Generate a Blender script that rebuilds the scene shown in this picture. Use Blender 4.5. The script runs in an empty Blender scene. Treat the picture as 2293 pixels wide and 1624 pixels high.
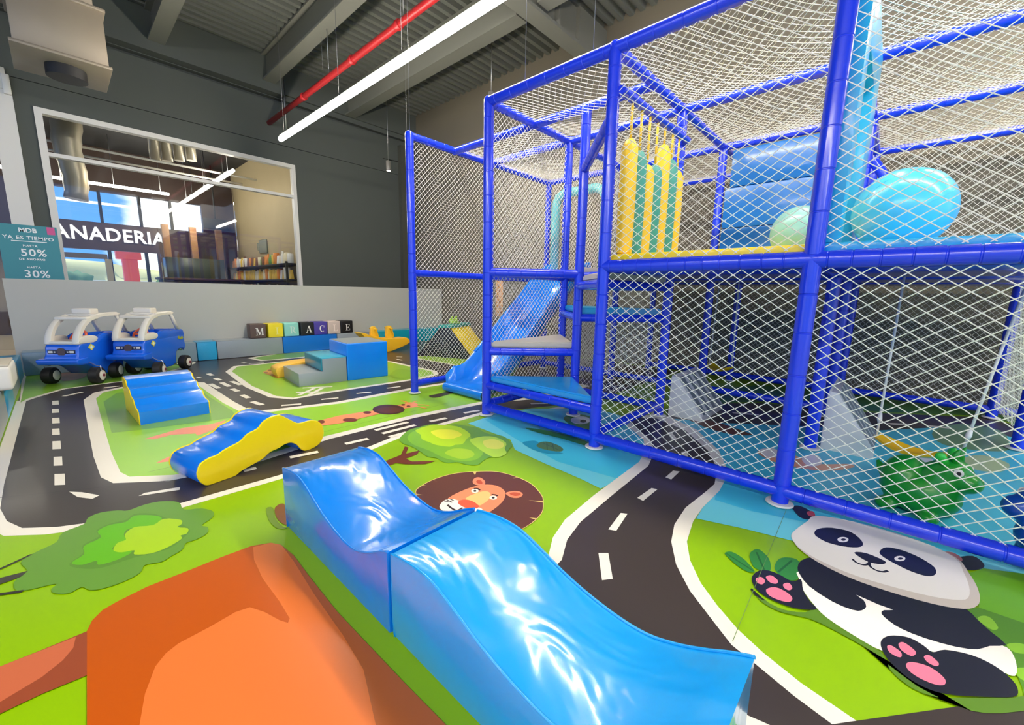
import bpy, bmesh, math, random
from mathutils import Vector, Matrix
random.seed(7)
R = math.radians
D = bpy.data
C = bpy.context.scene.collection

# ------------------------------------------------------------------ camera
FPX, YAW, PITCH, ROLL, CAMH = 916.8, R(42.26), R(9.635), R(1.089), 1.1
fw = Vector((math.cos(YAW)*math.cos(PITCH), math.sin(YAW)*math.cos(PITCH), -math.sin(PITCH)))
rt = Vector((math.sin(YAW), -math.cos(YAW), 0)); up = rt.cross(fw)
rt2 = rt*math.cos(ROLL)+up*math.sin(ROLL); up2 = up*math.cos(ROLL)-rt*math.sin(ROLL)
cam = D.objects.new('camera', D.cameras.new('camera')); C.objects.link(cam)
cam.data.sensor_fit = 'HORIZONTAL'; cam.data.sensor_width = 36; cam.data.lens = FPX/2293*36
cam.data.clip_start = .02; cam.data.clip_end = 500
m = Matrix((rt2, up2, -fw)).transposed().to_4x4(); m.translation = (0, 0, CAMH); cam.matrix_world = m
bpy.context.scene.camera = cam

# ------------------------------------------------------------------ world, exposure
sc = bpy.context.scene
sc.view_settings.view_transform = 'Standard'; sc.view_settings.look = 'None'
sc.view_settings.exposure = 0.62; sc.view_settings.gamma = 1; sc.view_settings.use_curve_mapping = False
SKY = 2.0
LED_POWER = 64.0
LED_WARM = (1.0, .93, .82)
w = D.worlds.new('sky'); sc.world = w; w.use_nodes = True
nt = w.node_tree; bg = nt.nodes['Background']
tc = nt.nodes.new('ShaderNodeTexCoord'); nz = nt.nodes.new('ShaderNodeTexNoise'); rp = nt.nodes.new('ShaderNodeValToRGB')
nz.inputs['Scale'].default_value = 5.5; nz.inputs['Detail'].default_value = 6
rp.color_ramp.elements[0].position = .50; rp.color_ramp.elements[0].color = (.07, .20, .52, 1)
rp.color_ramp.elements[1].position = .63; rp.color_ramp.elements[1].color = (.95, .93, .88, 1)
nt.links.new(tc.outputs['Generated'], nz.inputs['Vector']); nt.links.new(nz.outputs['Fac'], rp.inputs['Fac'])
nt.links.new(rp.outputs['Color'], bg.inputs['Color']); bg.inputs['Strength'].default_value = SKY

sun = D.objects.new('sun', D.lights.new('sun', 'SUN')); C.objects.link(sun); sun.data.energy = 3.2; sun.data.angle = R(.6); sun.data.color = (1, .96, .9)
sun.rotation_euler = (R(-24), R(6), 0); sun.location = (0, 30, 20)

# ------------------------------------------------------------------ helpers
def lin(c):
    return tuple((v/255/12.92 if v/255 <= .04045 else ((v/255+.055)/1.055)**2.4) for v in c)
MATS = {}
def mat(name, rgb, rough=.5, metal=0, emit=0, var=0, bump=0, bscale=30, coat=0, vscale=4, spec=.5):
    if name in MATS: return MATS[name]
    M = D.materials.new(name); M.use_nodes = True; t = M.node_tree; b = t.nodes['Principled BSDF']
    col = lin(rgb)+(1,)
    b.inputs['Base Color'].default_value = col; b.inputs['Roughness'].default_value = rough; b.inputs['Metallic'].default_value = metal
    b.inputs['Specular IOR Level'].default_value = spec
    if coat: b.inputs['Coat Weight'].default_value = coat; b.inputs['Coat Roughness'].default_value = .12
    if emit: b.inputs['Emission Color'].default_value = col; b.inputs['Emission Strength'].default_value = emit
    if var or bump:
        tcn = t.nodes.new('ShaderNodeTexCoord')
    if var:
        n = t.nodes.new('ShaderNodeTexNoise'); n.inputs['Scale'].default_value = vscale; n.inputs['Detail'].default_value = 4
        t.links.new(tcn.outputs['Object'], n.inputs['Vector'])
        mx = t.nodes.new('ShaderNodeMix'); mx.data_type = 'RGBA'
        mx.inputs[6].default_value = tuple(v*(1-var) for v in col[:3])+(1,); mx.inputs[7].default_value = tuple(min(1, v*(1+var)) for v in col[:3])+(1,)
        t.links.new(n.outputs['Fac'], mx.inputs[0]); t.links.new(mx.outputs[2], b.inputs['Base Color'])
    if bump:
        n = t.nodes.new('ShaderNodeTexNoise'); n.inputs['Scale'].default_value = bscale; n.inputs['Detail'].default_value = 3
        n.inputs['Distortion'].default_value = .6
        t.links.new(tcn.outputs['Object'], n.inputs['Vector'])
        bp = t.nodes.new('ShaderNodeBump'); bp.inputs['Strength'].default_value = bump; bp.inputs['Distance'].default_value = .02
        t.links.new(n.outputs['Fac'], bp.inputs['Height']); t.links.new(bp.outputs['Normal'], b.inputs['Normal'])
    MATS[name] = M
    return M
def obj(name, me, mats, parent=None, loc=None, rot=None, smooth=False):
    o = D.objects.new(name, me); C.objects.link(o)
    if not isinstance(mats, (list, tuple)): mats = [mats]
    if not me.materials:
        for q in mats: me.materials.append(q)
    if parent is not None: o.parent = parent
    if loc is not None: o.location = loc
    if rot is not None: o.rotation_euler = rot
    if smooth:
        for p in me.polygons: p.use_smooth = True
    return o
def mesh(verts, faces, mi=None):
    me = D.meshes.new('m'); me.from_pydata([tuple(v) for v in verts], [], faces)
    if mi:
        for p, k in zip(me.polygons, mi): p.material_index = k
    me.update(); return me
def bmm(bm, smooth=None):
    me = D.meshes.new('m'); bm.normal_update(); bm.to_mesh(me); bm.free()
    if smooth is not None:
        for p in me.polygons: p.use_smooth = True
        if smooth: me.set_sharp_from_angle(angle=R(smooth))
    return me
def tag(o, label, cat, group=None):
    o['label'] = label; o['category'] = cat
    if group: o['group'] = group
    return o
def struct(o, label=None):
    o['kind'] = 'structure'
    if label: o['label'] = label
    return o
def thing(name, label, cat, loc=(0, 0, 0), rz=0, group=None):
    o = D.objects.new(name, None); C.objects.link(o); o.location = loc; o.rotation_euler = (0, 0, rz); o.empty_display_size = .1
    return tag(o, label, cat, group)
def boxm(x0, x1, y0, y1, z0, z1, bev=0, seg=2):
    bm = bmesh.new(); bmesh.ops.create_cube(bm, size=1)
    for v in bm.verts:
        v.co = Vector(((x0+x1)/2+v.co.x*(x1-x0), (y0+y1)/2+v.co.y*(y1-y0), (z0+z1)/2+v.co.z*(z1-z0)))
    if bev: bmesh.ops.bevel(bm, geom=bm.edges[:], offset=bev, segments=seg, profile=.6, affect='EDGES')
    return bmm(bm, 50 if bev else None)
def box(name, x0, x1, y0, y1, z0, z1, mt, parent=None, bev=0, seg=2, loc=None, rot=None):
    return obj(name, boxm(x0, x1, y0, y1, z0, z1, bev, seg), mt, parent, loc, rot)
def frame_at(p, q):
    d = (q-p).normalized(); a = Vector((0, 0, 1)) if abs(d.z) < .9 else Vector((1, 0, 0))
    u = d.cross(a).normalized(); return d, u, d.cross(u)
def rings(prof, p, d, u, v, n=14, closed=True):
    """prof: list of (t, r)"""
    vs = []; fs = []
    for t, r in prof:
        for k in range(n):
            a = 2*math.pi*k/n; vs.append(p+d*t+(u*math.cos(a)+v*math.sin(a))*r)
    for i in range(len(prof)-1):
        for k in range(n):
            k2 = (k+1) % n; fs.append((i*n+k, i*n+k2, (i+1)*n+k2, (i+1)*n+k))
    if closed:
        fs.append(tuple(range(n))[::-1]); fs.append(tuple(range((len(prof)-1)*n, len(prof)*n)))
    return vs, fs
def tubem(pts, r, n=8):
    """tube along a polyline"""
    pts = [Vector(p) for p in pts]; rr = r if isinstance(r, (list, tuple)) else [r]*len(pts)
    vs = []; fs = []; pu = None
    for i, p in enumerate(pts):
        d = (pts[min(i+1, len(pts)-1)]-pts[max(i-1, 0)]).normalized()
        if pu is None:
            a = Vector((0, 0, 1)) if abs(d.z) < .9 else Vector((1, 0, 0)); u = d.cross(a).normalized()
        else: u = (pu-d*pu.dot(d)).normalized()
        pu = u; v = d.cross(u)
        for k in range(n):
            a = 2*math.pi*k/n; vs.append(p+(u*math.cos(a)+v*math.sin(a))*rr[i])
    for i in range(len(pts)-1):
        for k in range(n):
            k2 = (k+1) % n; fs.append((i*n+k, i*n+k2, (i+1)*n+k2, (i+1)*n+k))
    fs.append(tuple(range(n))[::-1]); fs.append(tuple(range((len(pts)-1)*n, len(pts)*n)))
    me = mesh(vs, fs)
    for pl in me.polygons: pl.use_smooth = len(pl.vertices) == 4
    return me
def tube(name, pts, r, mt, parent=None, n=8, **k): return obj(name, tubem(pts, r, n), mt, parent, **k)
def lathe(prof, n=20, axis='z'):
    """prof (r, z) closed solid of revolution"""
    vs = []; fs = []
    for r, z in prof:
        for k in range(n):
            a = 2*math.pi*k/n; c, s = r*math.cos(a), r*math.sin(a)
            vs.append((c, s, z) if axis == 'z' else (z, c, s) if axis == 'x' else (c, z, s))
    for i in range(len(prof)-1):
        for k in range(n):
            k2 = (k+1) % n; fs.append((i*n+k, i*n+k2, (i+1)*n+k2, (i+1)*n+k))
    fs.append(tuple(range(n))[::-1]); fs.append(tuple(range((len(prof)-1)*n, len(prof)*n)))
    bm = bmesh.new(); bm.from_mesh(mesh(vs, fs)); bmesh.ops.recalc_face_normals(bm, faces=bm.faces[:])
    return bmm(bm, 40)
def extrude(poly, y0, y1, bev=0, seg=2, sharp=40):
    """poly in x,z extruded along y"""
    bm = bmesh.new(); n = len(poly)
    a = [bm.verts.new((x, y0, z)) for x, z in poly]; b = [bm.verts.new((x, y1, z)) for x, z in poly]
    f0 = bm.faces.new(a); f1 = bm.faces.new(b[::-1])
    for i in range(n): bm.faces.new((a[i], b[i], b[(i+1) % n], a[(i+1) % n]))
    bmesh.ops.recalc_face_normals(bm, faces=bm.faces[:])
    if bev:
        ed = [e for e in bm.edges if (f0 in e.link_faces) or (f1 in e.link_faces)]
        bmesh.ops.bevel(bm, geom=ed, offset=bev, segments=seg, profile=.6, affect='EDGES', clamp_overlap=True)
    return bmm(bm, sharp)
def smooth_closed(p, k=5):
    n = len(p); out = []
    for i in range(n):
        a, b, c, d = p[i-1], p[i], p[(i+1) % n], p[(i+2) % n]
        for j in range(k):
            t = j/k
            out.append(tuple(.5*((2*b[q])+(-a[q]+c[q])*t+(2*a[q]-5*b[q]+4*c[q]-d[q])*t*t+(-a[q]+3*b[q]-3*c[q]+d[q])*t**3) for q in range(len(b))))
    return out
def smooth_open(p, k=5):
    q = [p[0]]+list(p)+[p[-1]]; out = []
    for i in range(1, len(q)-2):
        a, b, c, d = q[i-1], q[i], q[i+1], q[i+2]
        for j in range(k):
            t = j/k
            out.append(tuple(.5*((2*b[s])+(-a[s]+c[s])*t+(2*a[s]-5*b[s]+4*c[s]-d[s])*t*t+(-a[s]+3*b[s]-3*c[s]+d[s])*t**3) for s in range(len(b))))
    out.append(tuple(p[-1])); return out
def copy_tree(o, parent=None):
    c = o.copy(); C.objects.link(c); c.parent = parent
    for ch in o.children: copy_tree(ch, c)
    return c
def text_mesh(s, size, depth=.0, align='CENTER', bold=0, space=1.0):
    cu = D.curves.new('t', 'FONT'); cu.body = s; cu.size = size; cu.align_x = align; cu.extrude = depth; cu.offset = bold; cu.space_character = space
    cu.resolution_u = 3
    o = D.objects.new('t', cu); C.objects.link(o); bpy.context.view_layer.update()
    me = D.meshes.new_from_object(o); D.objects.remove(o); me.materials.clear(); return me
def ray(px, py):
    return rt2*((px-1146.5)/FPX)-up2*((py-812)/FPX)+fw
def F(px, py):
    """floor point under a point measured in the photograph"""
    d = ray(px, py); t = -CAMH/d.z; return (d.x*t, d.y*t)

# ------------------------------------------------------------------ materials
GREEN = mat('mat_green', (140, 186, 0), .30, var=.08, vscale=.7, coat=.08, spec=.3)
BLUEPIPE = mat('pipe_blue', (16, 54, 228), .26, bump=.08, bscale=14, coat=.5)
VINYL_SKY = mat('vinyl_sky_blue', (0, 152, 232), .26, bump=.22, bscale=7, coat=.7)
VINYL_BLUE = mat('vinyl_blue', (6, 128, 234), .26, bump=.22, bscale=9, coat=.6)
VINYL_CYAN = mat('vinyl_cyan', (20, 165, 210), .3, bump=.1, bscale=10, coat=.3)
VINYL_YEL = mat('vinyl_yellow', (255, 222, 14), .32, bump=.05, bscale=8, coat=.3)
VINYL_GREY = mat('vinyl_grey', (150, 158, 160), .35, bump=.05, bscale=8, coat=.2)
VINYL_TEAL = mat('vinyl_teal', (45, 160, 150), .35, coat=.2)
BEIGE = mat('deck_beige', (205, 195, 175), .4, bump=.05)
NETM = mat('net_cord', (244, 240, 228), .7)
WALLD = mat('wall_dark_paint', (82, 86, 80), .75, var=.04, vscale=1.5, bump=.02, bscale=60)
WALLR = mat('wall_warm_light_tint', (108, 101, 86), .75, var=.05, vscale=1.2)  # brown cast of the warm lighting is put into this wall colour
WALLL = mat('wall_light_paint', (184, 184, 175), .7, var=.03, vscale=1.5)
CEILM = mat('ceiling_sheet', (104, 106, 98), .55)
BEAMM = mat('beam_paint', (112, 112, 102), .6)
WHITE = mat('white_frame', (228, 224, 214), .45)
WHITEP = mat('white_plastic', (226, 220, 206), .35, coat=.2)
WHITEV = mat('white_vinyl', (222, 222, 216), .35, bump=.04, coat=.2)
BLACKM = mat('black_rubber', (22, 22, 22), .55)
BLACKP = mat('black_paint', (18, 16, 15), .6)
CARBLUE = mat('car_blue', (16, 98, 222), .25, coat=.5)
STEEL = mat('galvanised', (150, 150, 148), .4, metal=.8)
REDP = mat('red_pipe', (158, 26, 30), .4)
ORANGE = mat('orange_plastic', (240, 108, 72), .4)
CHROME = mat('chrome', (225, 225, 225), .2, metal=.9)

# =================================================================== THE ROOM
YB, XR, ZC = 8.85, 6.15, 5.15
floor = struct(obj('floor', mesh([(-.42, -3.5, 0), (XR, -3.5, 0), (XR, 7.9, 0), (-.42, 7.9, 0)], [(0, 1, 2, 3)]), GREEN), 'glossy printed play mat with roads, grass, pond and cartoon animals')
aisle = struct(obj('floor', mesh([(-9, -8, -.004), (XR+.2, -8, -.004), (XR+.2, 14.1, -.004), (-9, 14.1, -.004)], [(0, 1, 2, 3)]), mat('shop_tile', (176, 170, 160), .35)), 'pale tiled floor of the shop around the play area')

# printed artwork on the mat ------------------------------------------------
ART = {}
DIM = {(216, 98, 18): (190, 84, 12), (255, 142, 66): (228, 118, 52), (208, 116, 58): (184, 98, 46), (182, 222, 28): (166, 206, 16), (112, 200, 20): (98, 182, 12)}
def acol(rgb, rough=.22):
    rgb = DIM.get(rgb, rgb)
    return mat('print_%d_%d_%d' % rgb, rgb, .30, coat=.08, spec=.3)
class Art:
    def __init__(s): s.v = []; s.f = []; s.mi = []; s.m = []; s.z = .0004
    def poly(s, pts, rgb, sm=0, z=None):
        if sm: pts = smooth_closed(pts, sm)
        z = z or s.z; s.z += .00005
        i = len(s.v); s.v += [(p[0], p[1], z) for p in pts]
        a = sum(pts[k-1][0]*pts[k][1]-pts[k][0]*pts[k-1][1] for k in range(len(pts)))
        ix = list(range(i, i+len(pts)))
        s.f.append(tuple(ix if a > 0 else ix[::-1]))
        M = acol(rgb)
        if M not in s.m: s.m.append(M)
        s.mi.append(s.m.index(M)); return s
    def stroke(s, pts, wd, rgb, sm=0):
        if sm: pts = smooth_open(pts, sm)
        L = []; Rr = []
        for i, p in enumerate(pts):
            a = Vector(pts[max(i-1, 0)]); b = Vector(pts[min(i+1, len(pts)-1)]); d = (b-a).normalized(); n = Vector((-d.y, d.x))*wd/2
            L.append((p[0]+n.x, p[1]+n.y)); Rr.append((p[0]-n.x, p[1]-n.y))
        return s.poly(L+Rr[::-1], rgb)
    def ell(s, c, rx, ry, rgb, n=20):
        """ellipse measured in photo pixels"""
        return s.poly([F(c[0]+rx*math.cos(2*math.pi*k/n), c[1]+ry*math.sin(2*math.pi*k/n)) for k in range(n)], rgb)
    def build(s, name, z0=0, label=None):
        me = mesh([(x, y, z+z0) for x, y, z in s.v], s.f, s.mi)
        o = obj(name, me, s.m, floor)
        if label: o['label'] = label
        return o
def px(l): return [F(*p) for p in l]
def cr(ox, oy, sc_, l): return [F(ox+a/sc_, oy+b/sc_) for a, b in l]
CREAM, ROAD = (238, 232, 216), (62, 54, 50)
POND, POND2 = (70, 196, 222), (112, 212, 226)
BZ = .0004
# road loop: one dark field, then the green islands on it
a = Art()
a.poly([(-.37, 3.45), (-.34, 3.1), (-.30, 2.9), (-.24, 2.76), (-.13, 2.67), (0, 2.60), (.127, 2.552)]+px([(411, 1129), (630, 1066), (815, 1008), (900, 972), (1076, 925)])+[(3.6, 2.16), (6.1, 2.2), (6.1, 7.7), (-.37, 7.7)], ROAD)
a.build('road')
BORD = .10
a = Art(); a.z = .0008
# outer kerb lines
a.stroke([(-.348, 6.0), (-.350, 4.5), (-.350, 3.5), (-.342, 3.12), (-.31, 2.92), (-.255, 2.775), (-.14, 2.67), (0, 2.595), (.127, 2.545)]+px([(411, 1131), (630, 1068), (815, 1010), (900, 975), (1076, 927)])+[(2.9, 2.34), (3.6, 2.14)], .062, CREAM)
a.stroke([(-.345, 5.95), (-.325, 6.05)]+px([(62, 893), (138, 871), (271, 854), (330, 843)]), .05, CREAM)
a.build('road_edge_line')
I_CORNER = [(-.37, 7.7)]+px([(46, 902), (62, 893), (138, 871), (271, 854), (330, 843)])+[(.95, 7.0), (1.2, 7.4), (1.25, 7.7)]
I_MAIN = px([(215, 893), (232, 879), (281, 869), (380, 858), (440, 860), (470, 882), (500, 903), (545, 926), (605, 923), (762, 904), (924, 873), (997, 861)])+[(3.3, 3.4), (4.2, 3.35), (4.2, 2.62), (3.3, 2.72)]+px([(1076, 900), (919, 931), (725, 978), (560, 1030), (390, 1064), (290, 1068), (270, 1058), (250, 1015), (232, 955)])
I_STEP = px([(519, 832), (532, 821), (578, 817), (680, 806), (780, 800), (871, 811), (924, 823), (968, 832), (971, 839), (924, 849), (735, 877), (657, 891), (618, 887), (565, 865)])
I_TOP = px([(566, 802), (625, 793), (760, 783), (730, 792), (673, 800), (590, 807)])
I_FAR = px([(936, 799), (1003, 795), (1090, 800), (1090, 830), (1003, 814), (942, 804)])
I_RED = px([(150, 838), (300, 824), (310, 838), (180, 852)])
def grow(pts, d):
    n = len(pts); out = []
    A = sum(pts[k-1][0]*pts[k][1]-pts[k][0]*pts[k-1][1] for k in range(n))
    s_ = 1 if A > 0 else -1
    for i in range(n):
        a_, b_, c_ = Vector(pts[i-1]), Vector(pts[i]), Vector(pts[(i+1) % n])
        n1 = Vector(((b_-a_).y, -(b_-a_).x)).normalized(); n2 = Vector(((c_-b_).y, -(c_-b_).x)).normalized()
        q = (n1+n2); q = q/max(.35, q.length) if q.length > 1e-6 else n1
        out.append((b_.x+q.x*d*s_, b_.y+q.y*d*s_))
    return out
for isl, nm, colr, bw in ((I_CORNER, 'grass_island', (128, 182, 48), .05), (I_MAIN, 'grass_island', (150, 206, 40), .085), (I_STEP, 'grass_island', (142, 190, 46), .07), (I_TOP, 'grass_island', (120, 170, 60), .08), (I_FAR, 'grass_island', (150, 190, 50), .05)):
    a = Art(); a.z = .0010
    a.poly(grow(isl, bw), CREAM); a.poly(isl, colr); a.build(nm)  # olive greens of the back islands have reflection and haze painted in
# darker bands on the islands
a = Art(); a.z = .0016
a.poly(px([(232, 900), (262, 880), (440, 868), (470, 890), (520, 920), (530, 935), (300, 965), (250, 970)]), (120, 172, 56))
a.poly(cr(260, 810, 4.777, [(300, 830), (700, 715), (1000, 675), (1180, 625), (1080, 720), (870, 795), (850, 772), (600, 785), (400, 835)]), (240, 142, 92))
a.poly(cr(260, 810, 4.777, [(420, 1090), (560, 1020), (640, 1010), (640, 1060)]), (240, 142, 92))
a.build('printed_grass_band')
# lane dashes
a = Art(); a.z = .0014
for (x, y), ww, hh in zip([(124.6, 903), (124.6, 921), (125.6, 943), (125.6, 968), (127, 998), (130, 1034), (134, 1075)], (15, 16, 17, 17, 19, 20, 24), (9, 9, 12, 14, 18, 20, 25)):
    a.poly(px([(x-ww/2, y+hh/2), (x+ww/2, y+hh/2-1), (x+ww/2-1, y-hh/2-1), (x-ww/2, y-hh/2)]), CREAM)
a.poly(px([(155, 1102), (183, 1103), (223, 1110), (207, 1118), (174, 1114)]), CREAM)
a.poly(cr(0, 860, 2.126, [(660, 535), (690, 520), (858, 492), (855, 506)]), CREAM)
for p, q, wd in [((143, 888), (183, 879), .05), ((234, 869), (268, 865), .05)]: a.stroke(px([p, q]), wd, CREAM)
for p, q in [((985, 130), (1030, 150)), ((1060, 180), (1115, 202)), ((1125, 225), (1215, 268)), ((1235, 212), (1335, 252)), ((1005, 240), (1100, 288)), ((1240, 292), (1305, 320)), ((1345, 358), (1420, 392)), ((1455, 430), (1565, 465)), ((1770, 472), (1980, 455)), ((865, 175), (905, 168)), ((1350, 12), (1385, 18)), ((1420, 22), (1580, 14))]:
    a.stroke(cr(260, 810, 4.777, [p, q]), .05, CREAM)
for p, q in [((840, 975), (985, 962)), ((1140, 925), (1265, 912)), ((1400, 880), (1515, 865)), ((1045, 1357), (1240, 1312)), ((1300, 1240), (1580, 1170)), ((1360, 1268), (1645, 1195)), ((1420, 1298), (1570, 1258)), ((1770, 1165), (1910, 1135)), ((2060, 1092), (2190, 1070)), ((1480, 610), (1530, 612)), ((1485, 630), (1530, 640)), ((1600, 662), (1620, 664)),
             ((625, 915), (890, 912)), ((680, 878), (935, 866)), ((640, 942), (780, 880)), ((720, 945), (850, 878))]:
    a.stroke(cr(500, 640, 3.822, [p, q]), .045, CREAM)
for p, q in [((1380, 352), (1515, 325)), ((1160, 416), (1220, 402))]: a.stroke(cr(0, 860, 2.126, [p, q]), .045, CREAM)
for p, q in [((1188, 905), (1226, 904)), ((1300, 904), (1330, 904)), ((1640, 925), (1700, 930)), ((1990, 950), (2040, 952)), ((2080, 955), (2130, 960))]: a.stroke(px([p, q]), .05, CREAM)
a.build('lane_dashes')
# pond
a = Art(); a.z = .0018
a.poly(px([(1048, 949), (1110, 928), (1190, 915), (1340, 917), (1420, 940), (1480, 985), (1450, 1040), (1345, 1095), (1300, 1073), (1216, 1037), (1153, 1008), (1143, 985)]), POND2)
a.poly(px([(1085, 940), (1160, 922), (1340, 920), (1480, 985), (1450, 1040), (1380, 1072), (1250, 1035), (1165, 990)]), POND)
a.poly(px([(1620, 1050), (1554, 969), (1490, 937), (1620, 948), (1800, 955), (1960, 965), (2150, 955), (2293, 985), (2500, 1100), (2500, 1290), (2293, 1290), (1900, 1235), (1773, 1212), (1666, 1185), (1559, 1162), (1573, 1138), (1611, 1100)]), POND2)
a.poly(px([(1620, 1050), (1554, 969), (1490, 937), (1620, 948), (1800, 955), (1960, 965), (2150, 955), (2293, 985), (2500, 1100), (2500, 1270), (2293, 1275), (1900, 1190), (1680, 1145), (1600, 1120)]), POND)
a.build('printed_pond')
# dark road and grass behind the pond
a = Art(); a.z = .0016
a.poly(px([(1500, 905), (1700, 903), (1960, 925), (2200, 935), (2330, 965), (2300, 1000), (2150, 957), (1960, 966), (1800, 957), (1620, 950), (1490, 938)]), ROAD)
a.poly(px([(1540, 880), (1700, 862), (1960, 890), (2200, 915), (2330, 940), (2330, 962), (2200, 932), (1960, 922), (1700, 900), (1540, 905)]), (70, 130, 60))
a.build('road')
# curved road C
OUT = [(1583, 1100), (1535, 1138), (1510, 1176), (1503, 1214), (1514, 1266), (1545, 1325), (1590, 1384), (1638, 1446), (1694, 1491), (1777, 1560), (1863, 1624)]
RGT = [(1611, 1100), (1573, 1138), (1552, 1169), (1538, 1214), (1545, 1256), (1569, 1307), (1607, 1359), (1652, 1411), (1708, 1463), (1794, 1532), (1929, 1624)]
LFT_O = [(1403, 953), (1440, 985), (1447, 1010), (1430, 1036), (1330, 1110), (1265, 1165), (1238, 1205), (1228, 1245)]
LFT_I = [(1412, 947), (1455, 985), (1466, 1010), (1452, 1044), (1365, 1115), (1300, 1170), (1270, 1210), (1258, 1255)]
a = Art(); a.z = .0026
inner = px([(1470, 938), (1535, 965), (1585, 1010), (1606, 1050), (1600, 1085)])
a.poly(px(LFT_O)+[(.95, .85), (1.0, .4), (1.1, 0), (1.3, -.4), (1.9, -.6)]+px(RGT[::-1])+px([(1632, 1060), (1610, 1010), (1560, 963), (1490, 930), (1440, 930)]), CREAM)
a.poly(px(LFT_I)+[(1.02, .85), (1.05, .4), (1.15, 0), (1.35, -.4), (1.75, -.45)]+px(OUT[::-1])+[inner[-1-k] for k in range(5)]+px([(1425, 935)]), ROAD)
for q in ([(1490, 1070), (1503, 1075), (1522, 1057), (1507, 1055)], [(1427, 1116), (1440, 1123), (1472, 1097), (1459, 1094)], [(1362, 1187), (1380, 1190), (1405, 1152), (1390, 1150)], [(1340, 1240), (1362, 1240), (1372, 1298), (1348, 1301)], [(1525, 1013), (1538, 1011), (1541, 1028), (1531, 1030)], [(1494, 970), (1503, 968), (1517, 985), (1505, 987)]):
    a.poly(px(q), CREAM)
a.build('road')
# printed tree at left
a = Art(); a.z = .0030; T = lambda l: cr(0, 860, 2.126, l)
a.poly(T([(270, 755), (300, 710), (400, 670), (420, 640), (480, 615), (560, 605), (610, 605), (680, 580), (760, 562), (850, 565), (875, 600), (960, 595), (1015, 610), (1010, 640), (960, 675), (990, 685), (985, 715), (930, 745), (885, 760), (870, 790), (820, 820), (770, 850), (690, 865), (670, 900), (600, 940), (500, 975), (430, 985), (390, 970), (330, 1000), (260, 1000), (245, 980), (265, 955), (100, 990), (65, 960), (90, 920), (130, 890), (100, 855), (130, 825), (200, 790)]), (100, 150, 52), 3)
a.poly(T([(330, 860), (395, 810), (395, 770), (470, 730), (460, 700), (520, 670), (600, 650), (640, 622), (720, 620), (790, 640), (900, 690), (880, 730), (800, 790), (640, 830), (480, 880), (370, 880)]), (88, 138, 44), 3)
a.poly(T([(340, 855), (400, 815), (400, 775), (480, 735), (465, 705), (520, 675), (600, 660), (640, 630), (720, 628), (770, 640), (740, 680), (620, 690), (590, 720), (600, 745), (550, 770), (540, 795), (630, 800), (560, 840), (470, 865), (460, 845), (390, 865)]), (112, 200, 20), 3)
a.poly(T([(540, 795), (560, 760), (600, 745), (595, 720), (640, 685), (730, 675), (780, 645), (860, 650), (865, 670), (845, 685), (895, 690), (890, 715), (860, 725), (865, 740), (800, 780), (720, 810), (640, 815), (640, 795), (580, 805)]), (182, 222, 28), 3)
a.stroke(T([(-30, 898), (60, 857), (150, 815)]), .012, (52, 50, 44)); a.poly(T([(-30, 935), (135, 893), (100, 922), (-30, 968)]), (62, 62, 52)); a.stroke(T([(-20, 1008), (110, 990)]), .014, (52, 50, 44))
a.build('printed_tree', label='dark green cartoon tree with lime highlights printed on the mat')
# printed orange animal
a = Art(); a.z = .0030
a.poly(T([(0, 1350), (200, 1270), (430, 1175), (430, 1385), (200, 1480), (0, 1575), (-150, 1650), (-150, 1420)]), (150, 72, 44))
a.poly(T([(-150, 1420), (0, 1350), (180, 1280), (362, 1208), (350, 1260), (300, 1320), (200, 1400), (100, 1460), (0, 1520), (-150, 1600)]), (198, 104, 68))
rb = [(607, 1217), (630, 1222), (658, 1246), (696, 1297), (756, 1373), (823, 1444), (912, 1538), (997, 1624), (1080, 1720)]
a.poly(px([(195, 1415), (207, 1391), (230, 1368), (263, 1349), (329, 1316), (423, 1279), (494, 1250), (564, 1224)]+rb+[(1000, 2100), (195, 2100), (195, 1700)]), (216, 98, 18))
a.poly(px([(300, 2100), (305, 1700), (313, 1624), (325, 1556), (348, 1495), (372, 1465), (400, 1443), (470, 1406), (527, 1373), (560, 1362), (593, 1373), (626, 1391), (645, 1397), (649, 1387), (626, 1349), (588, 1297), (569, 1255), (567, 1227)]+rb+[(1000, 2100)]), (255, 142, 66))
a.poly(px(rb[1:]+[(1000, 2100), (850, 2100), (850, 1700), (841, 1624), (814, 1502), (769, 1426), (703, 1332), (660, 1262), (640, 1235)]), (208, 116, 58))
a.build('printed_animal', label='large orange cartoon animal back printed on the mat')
a = Art(); a.z = .0030
a.poly(T([(1268, 595), (1300, 592), (1310, 640), (1345, 680), (1370, 690), (1320, 690), (1280, 650)]), (104, 140, 30), 3); a.poly(T([(1310, 590), (1350, 572), (1372, 620), (1380, 670), (1345, 668), (1315, 635)]), (122, 70, 26), 3)
a.build('printed_flower')
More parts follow.
